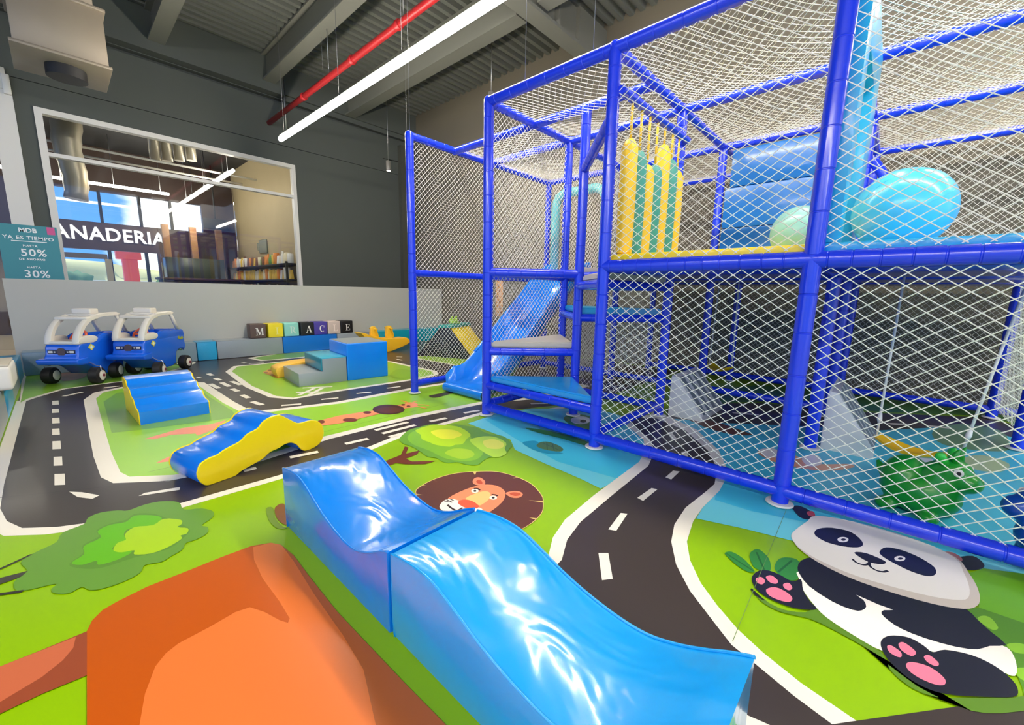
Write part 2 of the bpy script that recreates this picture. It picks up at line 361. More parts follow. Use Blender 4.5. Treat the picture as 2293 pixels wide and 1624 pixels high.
# lion
a = Art(); a.z = .0030; L = lambda l: cr(860, 880, 4.777, l)
a.poly(L([(335, 1065), (385, 1005), (540, 925), (750, 865), (960, 845), (1200, 845), (1400, 895), (1575, 975), (1690, 1100), (1707, 1190), (1697, 1275), (1645, 1345), (1560, 1415), (1440, 1478), (1150, 1560), (850, 1500), (560, 1350), (390, 1180)]), (226, 196, 120), 4)
a.poly(L([(342, 1068), (392, 1010), (540, 930), (750, 870), (960, 850), (1200, 850), (1400, 900), (1570, 980), (1682, 1100), (1699, 1190), (1690, 1272), (1640, 1340), (1557, 1410), (1440, 1472), (1150, 1552), (850, 1492), (565, 1345), (398, 1180)]), (98, 54, 42), 4)
for q in ([(950, 848), (990, 848), (972, 885)], [(1375, 915), (1440, 905), (1390, 920)], [(520, 935), (570, 955), (535, 942)], [(415, 990), (450, 998), (425, 1000)], [(340, 1085), (420, 1098), (350, 1094)], [(1545, 1155), (1705, 1165), (1700, 1178)], [(1550, 1340), (1640, 1350), (1620, 1362)]): a.poly(L(q), (226, 196, 120))
a.poly(L([(948, 950), (975, 915), (1030, 912), (1078, 950), (1072, 992), (1010, 995), (960, 980)]), (248, 138, 100), 3); a.poly(L([(985, 955), (1010, 935), (1045, 950), (1050, 980), (1010, 978)]), (196, 84, 52), 3)
a.poly(L([(1300, 1080), (1370, 1058), (1450, 1062), (1485, 1095), (1440, 1128), (1360, 1124)]), (248, 138, 100), 3); a.poly(L([(1340, 1085), (1390, 1070), (1450, 1080), (1460, 1098), (1400, 1110)]), (196, 84, 52), 3)
a.poly(L([(1070, 988), (1200, 998), (1285, 1050), (1298, 1100), (1270, 1165), (1190, 1240), (1100, 1290), (900, 1320), (700, 1290), (640, 1230), (690, 1130), (850, 1048), (960, 1010)]), (246, 142, 98), 3)
a.poly(L([(870, 1142), (980, 1082), (1080, 1058), (1135, 1080), (1130, 1135), (1050, 1200), (1000, 1205)]), (240, 196, 120), 3)
a.poly(L([(592, 1225), (640, 1160), (720, 1140), (820, 1170), (900, 1235), (1000, 1230), (1055, 1262), (950, 1300), (750, 1300), (640, 1275)]), (244, 238, 228), 3)
a.poly(L([(788, 1175), (850, 1148), (940, 1163), (1012, 1213), (990, 1242), (890, 1242), (820, 1212)]), (232, 92, 60), 3)
for ex, ey in ((972, 1056), (1168, 1128)):
    q = (860+ex/4.777, 880+ey/4.777); a.ell(q, 8.5, 4.6, (246, 238, 220)); a.ell(q, 3.4, 2.2, (40, 24, 20))
a.stroke(L([(960, 1030), (1000, 1030), (1025, 1050)]), .012, (60, 34, 28), 3); a.stroke(L([(1150, 1095), (1190, 1098), (1215, 1112)]), .012, (60, 34, 28), 3)
a.stroke(L([(680, 1205), (720, 1240), (780, 1266), (840, 1236)]), .012, (50, 34, 30), 4)
for q in ([(640, 1165), (690, 1172)], [(670, 1150), (730, 1180)], [(700, 1140), (745, 1160)]): a.stroke(L(q), .007, (60, 44, 40))
a.build('printed_lion', label='cartoon lion head with a big brown mane printed on the mat')
# tree beside the lion
a = Art(); a.z = .0030
a.poly(L([(-60, 790), (0, 740), (100, 700), (180, 668), (222, 578), (262, 588), (232, 655), (380, 620), (352, 662), (232, 708), (300, 738), (560, 730), (440, 766), (230, 768), (130, 755), (0, 800)]), (112, 50, 26))
a.poly(L([(165, 495), (215, 440), (270, 400), (380, 368), (520, 338), (660, 350), (760, 340), (850, 352), (1000, 380), (1060, 420), (1140, 448), (1220, 455), (1300, 480), (1370, 560), (1340, 600), (1310, 645), (1240, 692), (1130, 695), (1060, 730), (1000, 775), (880, 772), (780, 745), (700, 755), (620, 740), (560, 700), (470, 690), (400, 640), (300, 580), (200, 545)]), (104, 160, 50), 3)
a.poly(L([(250, 480), (380, 400), (860, 420), (960, 560), (1060, 640), (980, 720), (800, 730), (640, 700), (480, 620), (320, 560)]), (126, 184, 44), 3)
a.poly(L([(335, 405), (450, 362), (560, 345), (700, 352), (820, 375), (925, 450), (885, 495), (840, 550), (760, 560), (700, 580), (560, 562), (480, 530), (405, 500), (390, 450)]), (180, 222, 30), 3)
a.poly(L([(500, 425), (560, 400), (650, 395), (760, 405), (835, 450), (780, 480), (720, 495), (600, 490)]), (232, 238, 60), 3)
a.poly(L([(915, 512), (1000, 480), (1090, 468), (1200, 480), (1305, 540), (1290, 600), (1308, 655), (1200, 696), (1105, 662), (1010, 600)]), (180, 222, 60), 3)
a.poly(L([(1060, 520), (1180, 500), (1285, 550), (1240, 602), (1100, 592)]), (226, 232, 90), 3)
a.poly(L([(650, 645), (750, 600), (900, 610), (965, 652), (940, 692), (830, 712), (720, 685)]), (160, 200, 44), 3)
a.build('printed_tree', label='bright green cartoon tree with brown branches printed beside the lion')
# turtle, crocodile, log, fish, rocks in the pond
a = Art(); a.z = .0030
a.poly(L([(1480, 540), (1560, 518), (1640, 525), (1720, 600), (1850, 632), (1915, 655), (1750, 655), (1600, 615)]), (40, 150, 178), 3)
a.poly(L([(1630, 562), (1680, 530), (1760, 528), (1870, 568), (1918, 610), (1880, 632), (1760, 620), (1660, 592)]), (84, 118, 60), 3)
for q in ([(1700, 540), (1880, 620)], [(1740, 535), (1745, 615)], [(1800, 545), (1820, 622)]): a.stroke(L(q), .008, (52, 84, 44))
a.build('printed_turtle')
a = Art(); a.z = .0030
a.poly(L([(1510, 378), (1700, 398), (2000, 465), (2200, 540), (2200, 580), (1900, 492), (1650, 430)]), (30, 128, 60), 3)
a.poly(px([(1262, 940), (1275, 930), (1310, 930), (1340, 945), (1335, 962), (1290, 958)]), (44, 128, 60), 3); a.ell((1300, 942), 22, 9, (236, 236, 226)); a.ell((1306, 944), 7, 3.5, (30, 30, 30))
a.build('printed_crocodile')
a = Art(); a.z = .0030
a.poly(px([(1540, 938), (1600, 945), (1660, 965), (1685, 975), (1640, 974), (1580, 958)]), (112, 66, 52), 3)
a.build('printed_log')
a = Art(); a.z = .0030
a.poly(px([(1695, 1012), (1740, 1008), (1790, 1025), (1830, 1040), (1900, 1040), (1910, 1048), (1850, 1056), (1770, 1046), (1720, 1030)]), (236, 168, 130), 3); a.poly(px([(1795, 1025), (1830, 1020), (1840, 1040), (1810, 1045)]), (236, 232, 230), 3); a.poly(px([(1700, 1008), (1735, 1006), (1745, 1024), (1715, 1024)]), (226, 220, 214), 3)
a.poly(px([(2000, 1030), (2040, 1018), (2090, 1030), (2060, 1048)]), (214, 222, 232), 3)
a.build('printed_hippo')
a = Art(); a.z = .0030
a.poly(px([(2090, 965), (2150, 950), (2240, 965), (2260, 1000), (2240, 1012), (2150, 1005), (2100, 990)]), (110, 152, 110), 3)
a.poly(px([(2150, 1030), (2200, 1020), (2260, 1040), (2240, 1058), (2180, 1052)]), (178, 200, 150), 3)
a.build('printed_rocks')
# giraffe lying in the strip
a = Art(); a.z = .0030; G = lambda l: cr(500, 640, 3.822, l)
a.poly(G([(780, 1175), (830, 1155), (1000, 1112), (1200, 1082), (1310, 1068), (1340, 1100), (1200, 1132), (1000, 1182), (860, 1200), (790, 1205)]), (240, 150, 98))
a.poly(G([(1480, 1030), (1540, 1015), (1600, 1000), (1660, 1012), (1650, 1040), (1570, 1050), (1500, 1060)]), (240, 150, 98), 3)
for q in ([(1520, 985), (1570, 1000), (1600, 1012)], [(1600, 1012), (1640, 995), (1660, 990)], [(1640, 1030), (1700, 1045), (1740, 1052)], [(1650, 1020), (1720, 1022), (1760, 1030)]): a.stroke(G(q), .022, (236, 150, 70))
a.ell((500+1415/3.822, 640+1062/3.822), 36, 11, (80, 44, 34)); a.ell((500+1420/3.822, 640+1066/3.822), 27, 7, (104, 56, 42))
for c_, rx_, ry_ in (((838, 1168), 8, 4), ((1085, 1152), 17, 4), ((1232, 1088), 9, 3), ((1540, 1022), 4.5, 2), ((1585, 1034), 4.5, 2)): a.ell((500+c_[0]/3.822, 640+c_[1]/3.822), rx_, ry_, (122, 52, 30))
a.build('printed_giraffe', label='orange cartoon giraffe neck with brown spots printed between the roads')
a = Art(); a.z = .0030
a.poly(cr(540, 700, 5.7325, [(280, 770), (380, 720), (470, 690), (500, 800), (480, 850), (350, 800)]), (206, 150, 64), 3)
for q in ((370, 745), (320, 775), (400, 805), (450, 770)): a.ell((540+q[0]/5.7325, 700+q[1]/5.7325), 5, 1.5, (130, 84, 44))
a.build('printed_hedgehog')
# dark leaf shape by the slide, tree on the step island
a = Art(); a.z = .0030
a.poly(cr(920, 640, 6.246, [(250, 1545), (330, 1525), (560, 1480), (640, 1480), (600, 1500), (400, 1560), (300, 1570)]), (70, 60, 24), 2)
a.poly(cr(500, 640, 3.822, [(1440, 745), (1500, 715), (1580, 720), (1620, 745), (1610, 790), (1500, 800), (1430, 780)]), (128, 176, 20), 3)
a.poly(cr(80, 680, 6.55, [(300, 1040), (600, 1005), (760, 1000), (700, 1090), (400, 1140)]), (158, 120, 100), 3)
a.ell((298, 921), 11, 8, (86, 120, 70))
a.build('printed_leaves')
# panda
a = Art(); a.z = .0034; Pn = lambda l: cr(1500, 1100, 2.8916, l)
a.poly(Pn([(1930, 540), (2030, 505), (2293, 540), (2500, 600), (2600, 1500), (2293, 1330), (2250, 1150), (2100, 900), (2000, 760), (2000, 640)]), (112, 176, 26))
a.poly(Pn([(1915, 760), (2000, 760), (2293, 860), (2500, 950), (2500, 1300), (2293, 1300), (2200, 1100), (2050, 900)]), (86, 140, 34))
a.poly(Pn([(1990, 830), (2030, 812), (2080, 830), (2125, 890), (2090, 905), (2030, 870)]), (140, 196, 50), 3)
a.poly(Pn([(2180, 1000), (2260, 990), (2330, 1020), (2330, 1060), (2230, 1050)]), (140, 196, 50), 3); a.poly(Pn([(2220, 1170), (2293, 1150), (2340, 1200), (2300, 1240)]), (140, 196, 50), 3)
a.poly(Pn([(530, 640), (640, 730), (760, 780), (880, 790), (960, 770), (1100, 890), (1370, 1050), (1420, 1160), (1560, 1280), (1720, 1340), (1900, 1345), (2220, 1345), (2340, 1330), (2420, 1400), (2150, 1446), (1950, 1430), (1780, 1360), (1600, 1270), (1400, 1120), (1250, 1010), (1050, 900), (900, 830), (720, 790), (590, 720)]), (92, 132, 38), 2)
a.poly(Pn([(520, 640), (530, 636), (600, 700), (620, 712), (600, 712), (550, 680)]), (30, 32, 30))
for q in ([(355, 405), (400, 398), (470, 438), (520, 488), (548, 528), (500, 526), (430, 482), (375, 432)], [(515, 420), (540, 388), (580, 384), (632, 430), (652, 480), (645, 522), (590, 518), (540, 492)], [(678, 510), (700, 450), (760, 434), (835, 460), (835, 560), (790, 585), (730, 560)]): a.poly(Pn(q), (52, 130, 58), 4)
for q in ([(365, 410), (540, 522)], [(560, 400), (610, 515)], [(700, 530), (790, 455)]): a.stroke(Pn(q), .008, (34, 96, 46))
NAVY, PINK, PW = (32, 34, 46), (236, 122, 148), (242, 236, 226)
a.poly(Pn([(845, 520), (1200, 560), (1500, 700), (1900, 800), (2120, 985), (2195, 1030), (2238, 1110), (2232, 1205), (2100, 1160), (1750, 1060), (1500, 1010), (1385, 1045), (1180, 935), (1010, 822), (930, 740), (870, 660), (845, 590)]), PW, 3)
a.poly(Pn([(793, 112), (830, 98), (900, 128), (940, 170), (900, 188), (840, 172)]), NAVY, 3); a.poly(Pn([(885, 140), (925, 135), (940, 165), (900, 165)]), (206, 80, 96), 3)
a.poly(Pn([(1860, 440), (1960, 425), (2022, 465), (2032, 500), (1965, 517), (1890, 503)]), NAVY, 3)
a.poly(Pn([(1770, 400), (1830, 402), (1890, 440), (1880, 462), (1820, 430)]), (190, 120, 120), 3)
a.poly(Pn([(826, 500), (850, 455), (930, 435), (1050, 480), (1250, 560), (1500, 640), (1750, 720), (1915, 770), (1990, 840), (2080, 920), (2175, 1002), (2070, 1010), (1990, 1032), (1850, 1016), (1650, 960), (1500, 900), (1420, 850), (1368, 800), (1385, 778), (1445, 776), (1350, 742), (1205, 678), (1252, 712), (1270, 755), (1240, 780), (1180, 776), (1050, 722), (900, 622), (840, 545)]), NAVY, 2)
a.poly(Pn([(785, 290), (820, 250), (890, 200), (950, 165), (1200, 205), (1600, 322), (1850, 435), (1930, 530), (1985, 620), (2007, 700), (1985, 752), (1900, 770), (1700, 737), (1400, 652), (1150, 562), (950, 462), (840, 382), (800, 332)]), (214, 202, 188), 3)
a.poly(Pn([(785, 290), (820, 250), (890, 200), (950, 165), (1200, 205), (1600, 322), (1840, 435), (1900, 530), (1935, 620), (1935, 690), (1880, 712), (1700, 690), (1400, 615), (1150, 535), (950, 445), (840, 375), (800, 330)]), PW, 3)
a.poly(Pn([(935, 272), (965, 248), (1050, 243), (1170, 270), (1243, 330), (1236, 366), (1150, 368), (1030, 342), (952, 302)]), NAVY, 3)
a.poly(Pn([(1358, 395), (1400, 370), (1500, 388), (1620, 438), (1712, 500), (1718, 546), (1660, 557), (1550, 522), (1430, 462), (1368, 422)]), NAVY, 3)
for ex, ey in ((1120, 320), (1488, 443)):
    q = (1500+ex/2.8916, 1100+ey/2.8916); a.ell(q, 12.5, 6, (236, 232, 228)); a.ell((q[0]+1, q[1]), 5.5, 2.6, NAVY)
a.poly(Pn([(1193, 403), (1270, 408), (1392, 460), (1375, 480), (1300, 470), (1240, 442)]), NAVY, 3)
a.stroke(Pn([(1180, 445), (1205, 468), (1250, 484), (1285, 478), (1292, 462)]), .010, NAVY, 4); a.stroke(Pn([(1290, 470), (1296, 495), (1335, 520), (1380, 530), (1410, 522)]), .010, NAVY, 4)
a.poly(Pn([(528, 575), (560, 530), (620, 518), (700, 543), (790, 592), (848, 578), (862, 650), (905, 722), (950, 772), (850, 772), (760, 752), (640, 702), (560, 642)]), NAVY, 3)
a.poly(Pn([(1363, 990), (1390, 955), (1450, 943), (1550, 958), (1640, 1008), (1700, 1052), (1780, 1036), (1950, 1070), (2100, 1140), (2212, 1230), (2252, 1300), (2222, 1342), (2050, 1342), (1850, 1332), (1700, 1302), (1560, 1232), (1440, 1132), (1380, 1052)]), NAVY, 3)
for q in ([(555, 575), (590, 563), (616, 590), (596, 612), (565, 600)], [(620, 565), (655, 553), (697, 585), (690, 607), (650, 600)], [(733, 610), (770, 603), (792, 635), (770, 650), (740, 635)], [(623, 645), (680, 630), (750, 660), (792, 700), (770, 727), (700, 712), (640, 682)],
          [(1405, 1015), (1430, 1008), (1492, 1050), (1497, 1082), (1470, 1082), (1420, 1052)], [(1478, 1000), (1510, 988), (1572, 1030), (1592, 1060), (1560, 1077), (1500, 1042)], [(1643, 1080), (1680, 1073), (1737, 1120), (1732, 1142), (1700, 1137), (1660, 1112)], [(1528, 1130), (1570, 1117), (1680, 1148), (1772, 1218), (1778, 1262), (1720, 1264), (1620, 1224), (1545, 1172)]): a.poly(Pn(q), PINK, 3)
a.build('printed_panda', label='cartoon panda with pink paw pads lying on grass, printed on the mat')
# seams between mat sheets
a = Art(); a.z = .0060
a.stroke([F(1762, 1140), F(1640, 1440)], .002, (110, 140, 80)); a.stroke([F(0, 1117), F(540, 1062)], .004, (46, 42, 40)); a.stroke([F(330, 1060), F(1000, 905)], .003, (70, 90, 40))
a.build('mat_seam')

# ------------------------------------------------------------------ walls, ceiling
def V(px_, py_, ax, val):
    d = ray(px_, py_); o = Vector((0, 0, CAMH)); t = (val-o[ax])/d[ax]; return o+d*t
def boxes(lst):
    vs = []; fs = []
    for x0, x1, y0, y1, z0, z1 in lst:
        i = len(vs)
        vs += [(x0, y0, z0), (x1, y0, z0), (x1, y1, z0), (x0, y1, z0), (x0, y0, z1), (x1, y0, z1), (x1, y1, z1), (x0, y1, z1)]
        fs += [tuple(i+k for k in q) for q in ((0, 3, 2, 1), (4, 5, 6, 7), (0, 1, 5, 4), (1, 2, 6, 5), (2, 3, 7, 6), (3, 0, 4, 7))]
    return mesh(vs, fs)
W0, W1, WZ0, WZ1 = .052, 3.372, .95, 3.46
L0, L1, LZ1 = -3.2, -.115, 3.6
wb = struct(obj('wall_back', boxes([(W1, 6.3, YB, YB+.15, 0, 3.758), (L1, W0, YB, YB+.15, 0, 3.758), (W0, W1, YB, YB+.15, 0, WZ0), (W0, W1, YB, YB+.15, WZ1, 3.758), (L0, L1, YB, YB+.15, LZ1, 3.758), (-9, L0, YB, YB+.15, 0, 3.758),
    (-9, 6.3, YB, YB+.15, 3.772, 4.50), (-9, 6.3, YB, YB+.15, 4.57, 5.4), (-9, 6.3, YB+.11, YB+.15, 4.49, 4.58), (-9, 6.3, YB+.03, YB+.15, 3.75, 3.78)]), WALLD), 'dark grey painted back wall with a shop window')
struct(obj('trim_1', boxes([(-.2, 3.19, YB-.2, YB, 4.58, 5.15)]), WALLD), 'grey boxed panel running along the top of the back wall')
struct(obj('trim_2', boxes([(3.26, 6.15, YB-.05, YB, 4.66, 5.15)]), WALLD), 'grey upper band on the back wall beside the corner')
struct(obj('trim_3', boxes([(5.67, 6.14, YB-.12, YB, 0, 4.4)]), mat('pilaster_paint', (74, 74, 64), .8)), 'dark pilaster in the corner of the back wall')
struct(obj('wall_right', boxes([(XR, XR+.15, -6, YB+.15, 0, 5.4)]), WALLR), 'side wall tinted brown for warm light behind the play structure')
struct(obj('wall_front', boxes([(-.43, XR-.02, 7.86, 7.98, 0, 1.16)]), WALLL), 'light grey low partition wall behind the padded bench')
# corrugated ceiling: ribs run along x
prof = []; y = -8.0; k = 0
while y < YB+.05:
    prof += [(y, ZC+.075), (y+.06, ZC+.075), (y+.08, ZC), (y+.15, ZC), (y+.17, ZC+.075)]; y += .17
vs = []; fs = []
for yy, zz in prof: vs += [(-9, yy, zz), (XR+.1, yy, zz)]
for i in range(len(prof)-1): fs.append((2*i, 2*i+1, 2*i+3, 2*i+2))
ceil = struct(obj('ceiling', mesh(vs, fs), CEILM), 'dark corrugated metal roof deck')
def ibeam(name, p0, p1, bottom, wd, web):
    ax = 0 if abs(p1[0]-p0[0]) > abs(p1[1]-p0[1]) else 1; L = []
    def seg(h0, h1, ww):
        if ax == 1: L.append((p0[0]-ww/2, p0[0]+ww/2, p0[1], p1[1], h0, h1))
        else: L.append((p0[0], p1[0], p0[1]-ww/2, p0[1]+ww/2, h0, h1))
    seg(bottom, bottom+.03, wd); seg(bottom+.03, ZC-.02, web); seg(ZC-.03, ZC, wd)
    return struct(obj(name, boxes(L), BEAMM), 'grey steel roof beam under the corrugated deck')
ibeam('trim_4', (1.42, -8), (1.42, YB), 4.72, .2, .05)
ibeam('trim_5', (2.95, -8), (2.95, YB-.05), 4.72, .2, .05)
ibeam('trim_6', (4.52, 4.05), (4.52, YB-.05), 4.66, .22, .06)
ibeam('trim_7', (4.52, -8), (4.52, 3.7), 4.66, .22, .06)
ibeam('trim_8', (-.2, -8), (-.2, YB-.05), 4.72, .2, .05)
bb = struct(obj('trim_9', boxes([(1.55, 6.15, 3.72, 3.96, 4.60, 4.64), (1.55, 6.15, 3.80, 3.88, 4.64, 5.1), (4.9, 4.93, 3.72, 3.96, 4.64, 5.1), (5.4, 6.15, 3.74, 3.94, 4.64, 5.1)]), BEAMM), 'deep grey main roof beam crossing above the play structure')
obj('downpipe', tubem([(3.235, YB-.08, 3.95), (3.235, YB-.08, 5.1)], .018), STEEL, wb)
# sprinkler pipe
sp = thing('sprinkler_pipe', 'long red sprinkler pipe hung under the roof deck', 'pipe', (2.97, YB, 4.1))
tube('pipe', [(0, 0, 0), (0, -12, 0)], .042, REDP, sp, n=14)
for yy in (-1.6, -3.2, -4.3, -6.2):
    obj('coupling', lathe([(.05, -.03), (.056, -.02), (.056, .02), (.05, .03)], 14, 'y'), REDP, sp, (0, yy, 0))
for yy in (-2.5, -4.4): tube('hanger_rod', [(0, yy, .04), (0, yy, 1.05)], .006, STEEL, sp, n=6)

# linear LED lights
def glowmat(name, colr, s):
    M = D.materials.new(name); M.use_nodes = True; t = M.node_tree; t.nodes.clear()
    e = t.nodes.new('ShaderNodeEmission'); o = t.nodes.new('ShaderNodeOutputMaterial'); e.inputs[0].default_value = colr+(1,); e.inputs[1].default_value = s
    t.links.new(e.outputs[0], o.inputs[0]); return M
LEDM = glowmat('led_glow', LED_WARM, LED_POWER)
def led(x, y0, y1, z, label, cables, wd=.075):
    t = thing('linear_light', label, 'lamp', (x, y1, z), 0, 'linear lights under the roof')
    box('housing', -.018, .018, y0-y1, 0, .045, .06, WHITE, t, .003, 1)
    pr = [(wd/2*math.cos(2*math.pi*k/14), .005+.038*math.sin(2*math.pi*k/14)) for k in range(14)]
    obj('diffuser', extrude(pr, y0-y1+.005, -.005), LEDM, t)
    for yy in cables: tube('cable', [(0, yy-y1, .05), (0, yy-y1, ZC-z-.005)], .0026, STEEL, t, n=5)
    return t
led(2.64, -4.0, 7.42, 3.42, 'long glowing linear lamp hanging over the play mat beside the red pipe', (7.25, 5.4, 4.0, 2.0))
led(4.75, -3.2, -.55, 3.55, 'glowing linear lamp seen through the net above the play structure', (-.7, -3.0))
for x_, nm in ((-2.6, 'added out of view over the shop aisle'),):
    led(x_, -7.5, -2.6 if x_ > 0 else 3.0, 3.42, 'glowing linear lamp '+nm, (-1.2, -6.0))  # unseen lamp added to brighten the room from the left
# thin suspension wires
for i, (x_, y_, z0) in enumerate(((2.505, 3.69, 2.62), (2.505, 2.2, 2.64), (2.505, 1.62, 2.64), (3.0, 6.6, 4.12), (3.75, 5.6, 3.4))):
    tag(tube('suspension_wire', [(0, 0, 0), (0, 0, ZC-z0)], .0022, STEEL, None, n=5, loc=(x_, y_, z0)), 'thin steel wire hanging straight down from the roof deck', 'wire', 'suspension wires')
for k, (x_, y_, l_) in enumerate(((3.4, 2.75, 'over the slide end of the structure'), (5.1, 5.2, 'in the far corner beyond the structure'), (4.2, .4, 'over the ball deck of the structure'))):
    t = thing('spotlight', 'small grey cylinder spotlight hanging '+l_, 'lamp', (x_, y_, 4.2)); SPG = mat('spot_grey', (120, 116, 108), .4)
    obj('body', lathe([(.02, .10), (.045, .10), (.05, .09), (.05, -.08), (.045, -.09)], 14), SPG, t); tube('rod', [(0, 0, .1), (0, 0, ZC-4.21)], .008, STEEL, t, n=6)
    ld = D.lights.new('spot_beam', 'SPOT'); ld.energy = 75; ld.color = (1, .86, .66); ld.spot_size = R(140); ld.spot_blend = .8; ld.shadow_soft_size = .06
    lo = D.objects.new('spot_beam', ld); C.objects.link(lo); lo.parent = t; lo.location = (0, 0, -.11)
# small track spotlight near the pilaster
ts = V(870, 372, 1, 7.9)
t = thing('spotlight', 'small grey cylinder spotlight hanging by the back wall', 'lamp', ts)
obj('body', lathe([(.02, .10), (.045, .10), (.05, .09), (.05, -.08), (.045, -.09)], 14), mat('spot_grey', (120, 116, 108), .4), t)
obj('lens', lathe([(.04, -.092), (.04, -.095)], 14), glowmat('spot_glow', (1, .9, .75), 6), t)
tube('rod', [(0, 0, .1), (0, 0, ZC-ts.z)], .008, STEEL, t, n=6)
tube('arm', [(-.12, 0, .12), (.35, .2, .2)], .008, BLACKM, t, n=6)
# air duct box
t = thing('duct_box', 'beige sheet metal air duct box hanging under the roof', 'duct', (.33, 7.3, 3.86))
DUCT = mat('duct_metal', (150, 138, 120), .5, metal=.2, var=.08)
box('body', -.36, .36, -.3, .5, -.30, .30, DUCT, t, .006, 1)
for z_ in (-.31, .28): box('flange', -.385, .385, -.325, .52, z_, z_+.035, DUCT, t, .004, 1)
box('neck', -.6, .30, -.2, .42, .31, .75, DUCT, t, .006, 1)
obj('outlet_ring', lathe([(.14, -.31), (.17, -.31), (.17, -.42), (.15, -.42)], 24), BLACKM, t, (0.02, .05, 0))

# ------------------------------------------------------------------ windows of the back wall and the shop behind
GL = D.materials.new('glass'); GL.use_nodes = True; t = GL.node_tree; t.nodes.clear()
tr = t.nodes.new('ShaderNodeBsdfTransparent'); gl = t.nodes.new('ShaderNodeBsdfGlossy'); mx = t.nodes.new('ShaderNodeMixShader'); fr = t.nodes.new('ShaderNodeFresnel'); o_ = t.nodes.new('ShaderNodeOutputMaterial')
tr.inputs[0].default_value = (.95, .96, .95, 1); gl.inputs['Roughness'].default_value = .02; fr.inputs[0].default_value = 1.45
t.links.new(fr.outputs[0], mx.inputs[0]); t.links.new(tr.outputs[0], mx.inputs[1]); t.links.new(gl.outputs[0], mx.inputs[2]); t.links.new(mx.outputs[0], o_.inputs[0])
w1 = struct(obj('window_1', boxes([(W0, W0+.075, YB-.02, YB+.1, WZ0, WZ1), (W1-.06, W1, YB-.02, YB+.1, WZ0, WZ1), (W0+.075, W1-.06, YB-.02, YB+.1, WZ1-.07, WZ1), (W0+.075, W1-.06, YB-.02, YB+.1, WZ0, WZ0+.06)]), WHITE), 'wide white framed shop window in the dark wall')
box('transom', W0+.075, W1-.06, YB-.012, YB+.09, 2.85, 2.90, WHITE, w1)
box('pane', W0+.075, W1-.06, YB+.03, YB+.042, 2.90, WZ1-.07, GL, w1)
for x0, x1 in ((W0+.075, 1.2), (1.205, 2.3), (2.305, W1-.06)): box('pane', x0, x1, YB+.03, YB+.042, WZ0+.06, 2.85, GL, w1)
w2 = struct(obj('window_2', boxes([(L1-.2, L1, YB-.03, YB+.1, .2, LZ1), (L0, L1-.2, YB-.03, YB+.1, LZ1-.16, LZ1), (L0, L0+.08, YB-.03, YB+.1, .2, LZ1-.16)]), WHITE), 'white framed opening at the far left of the dark wall')
box('transom', L0+.08, L1-.2, YB, YB+.08, 2.98, 3.02, WHITE, w2)
box('pane', L0+.08, L1-.2, YB+.03, YB+.042, .2, LZ1-.16, GL, w2)
t = thing('door_closer', 'white metal bracket with black slot on the left window frame', 'bracket', (L1-.1, YB-.03, 3.7))
box('plate', -.1, .07, -.03, 0, -.12, .14, WHITE, t, .006, 1); box('slot', -.035, -.015, -.036, -.028, -.1, .14, BLACKM, t); box('lug', .03, .1, -.05, 0, -.18, .06, WHITE, t, .006, 1)
SHOPD = mat('shop_dark', (26, 24, 23), .7); BROWN = mat('shop_brown', (58, 38, 28), .6); TAN = mat('shop_wall_tan', (168, 150, 112), .7, var=.06)
struct(obj('ceiling', boxes([(-9, 3.75, 9.0, 14.1, 4.25, 4.35)]), SHOPD), 'black ceiling of the shop beyond the window')
struct(obj('wall_shop', boxes([(3.6, 3.75, 9.0, 14.2, 0, 4.3)]), TAN), 'tan side wall of the shop with product shelves')
FY = 14.0
fac = struct(obj('wall_facade', boxes([(-9, 3.6, FY, FY+.15, 3.27, 4.3), (-9, 3.6, FY, FY+.15, 1.93, 2.56), (2.86, 3.6, FY, FY+.15, 2.56, 3.27), (1.84, 3.6, FY, FY+.15, 0, 1.93), (-9, .08, FY, FY+.15, 0, 1.93), (-9, .08, FY, FY+.15, 2.56, 3.27), (.08, 1.84, FY, FY+.15, 0, .12)]), BROWN), 'dark brown shop front wall above and beside the glazing')
for x_ in (.13, .9, 1.6, 2.2): box('mullion', x_-.025, x_+.025, FY-.03, FY+.1, 2.56, 3.27, SHOPD, fac)
for x_ in (.13, .95, 1.62): box('mullion', x_-.03, x_+.03, FY-.03, FY+.1, .12, 1.93, SHOPD, fac)
box('door_head', .08, .9, FY-.04, FY+.1, 1.72, 1.83, mat('door_head', (84, 76, 66), .6), fac)
box('door_post', .85, .96, FY-.05, FY+.1, .12, 1.72, mat('door_post', (150, 144, 120), .6), fac)
obj('pane', boxes([(.08, 2.85, FY+.05, FY+.06, 2.56, 3.27)]), GL, fac); obj('pane', boxes([(.08, 1.84, FY+.05, FY+.06, .12, 1.93)]), GL, fac)
LETM = glowmat('lit_letter', (1, 1, .98), 1.3)
t = thing('bakery_sign', 'white letters reading PANADERIA on the dark fascia beyond the window', 'sign', (1.10, FY-.02, 2.15))
o_ = obj('letters', text_mesh('PANADERIA', .42, .02, 'RIGHT', .008, 1.08), LETM, t, (.92, 0, 0), (R(90), 0, 0)); o_.scale = (.90, 1, 1)
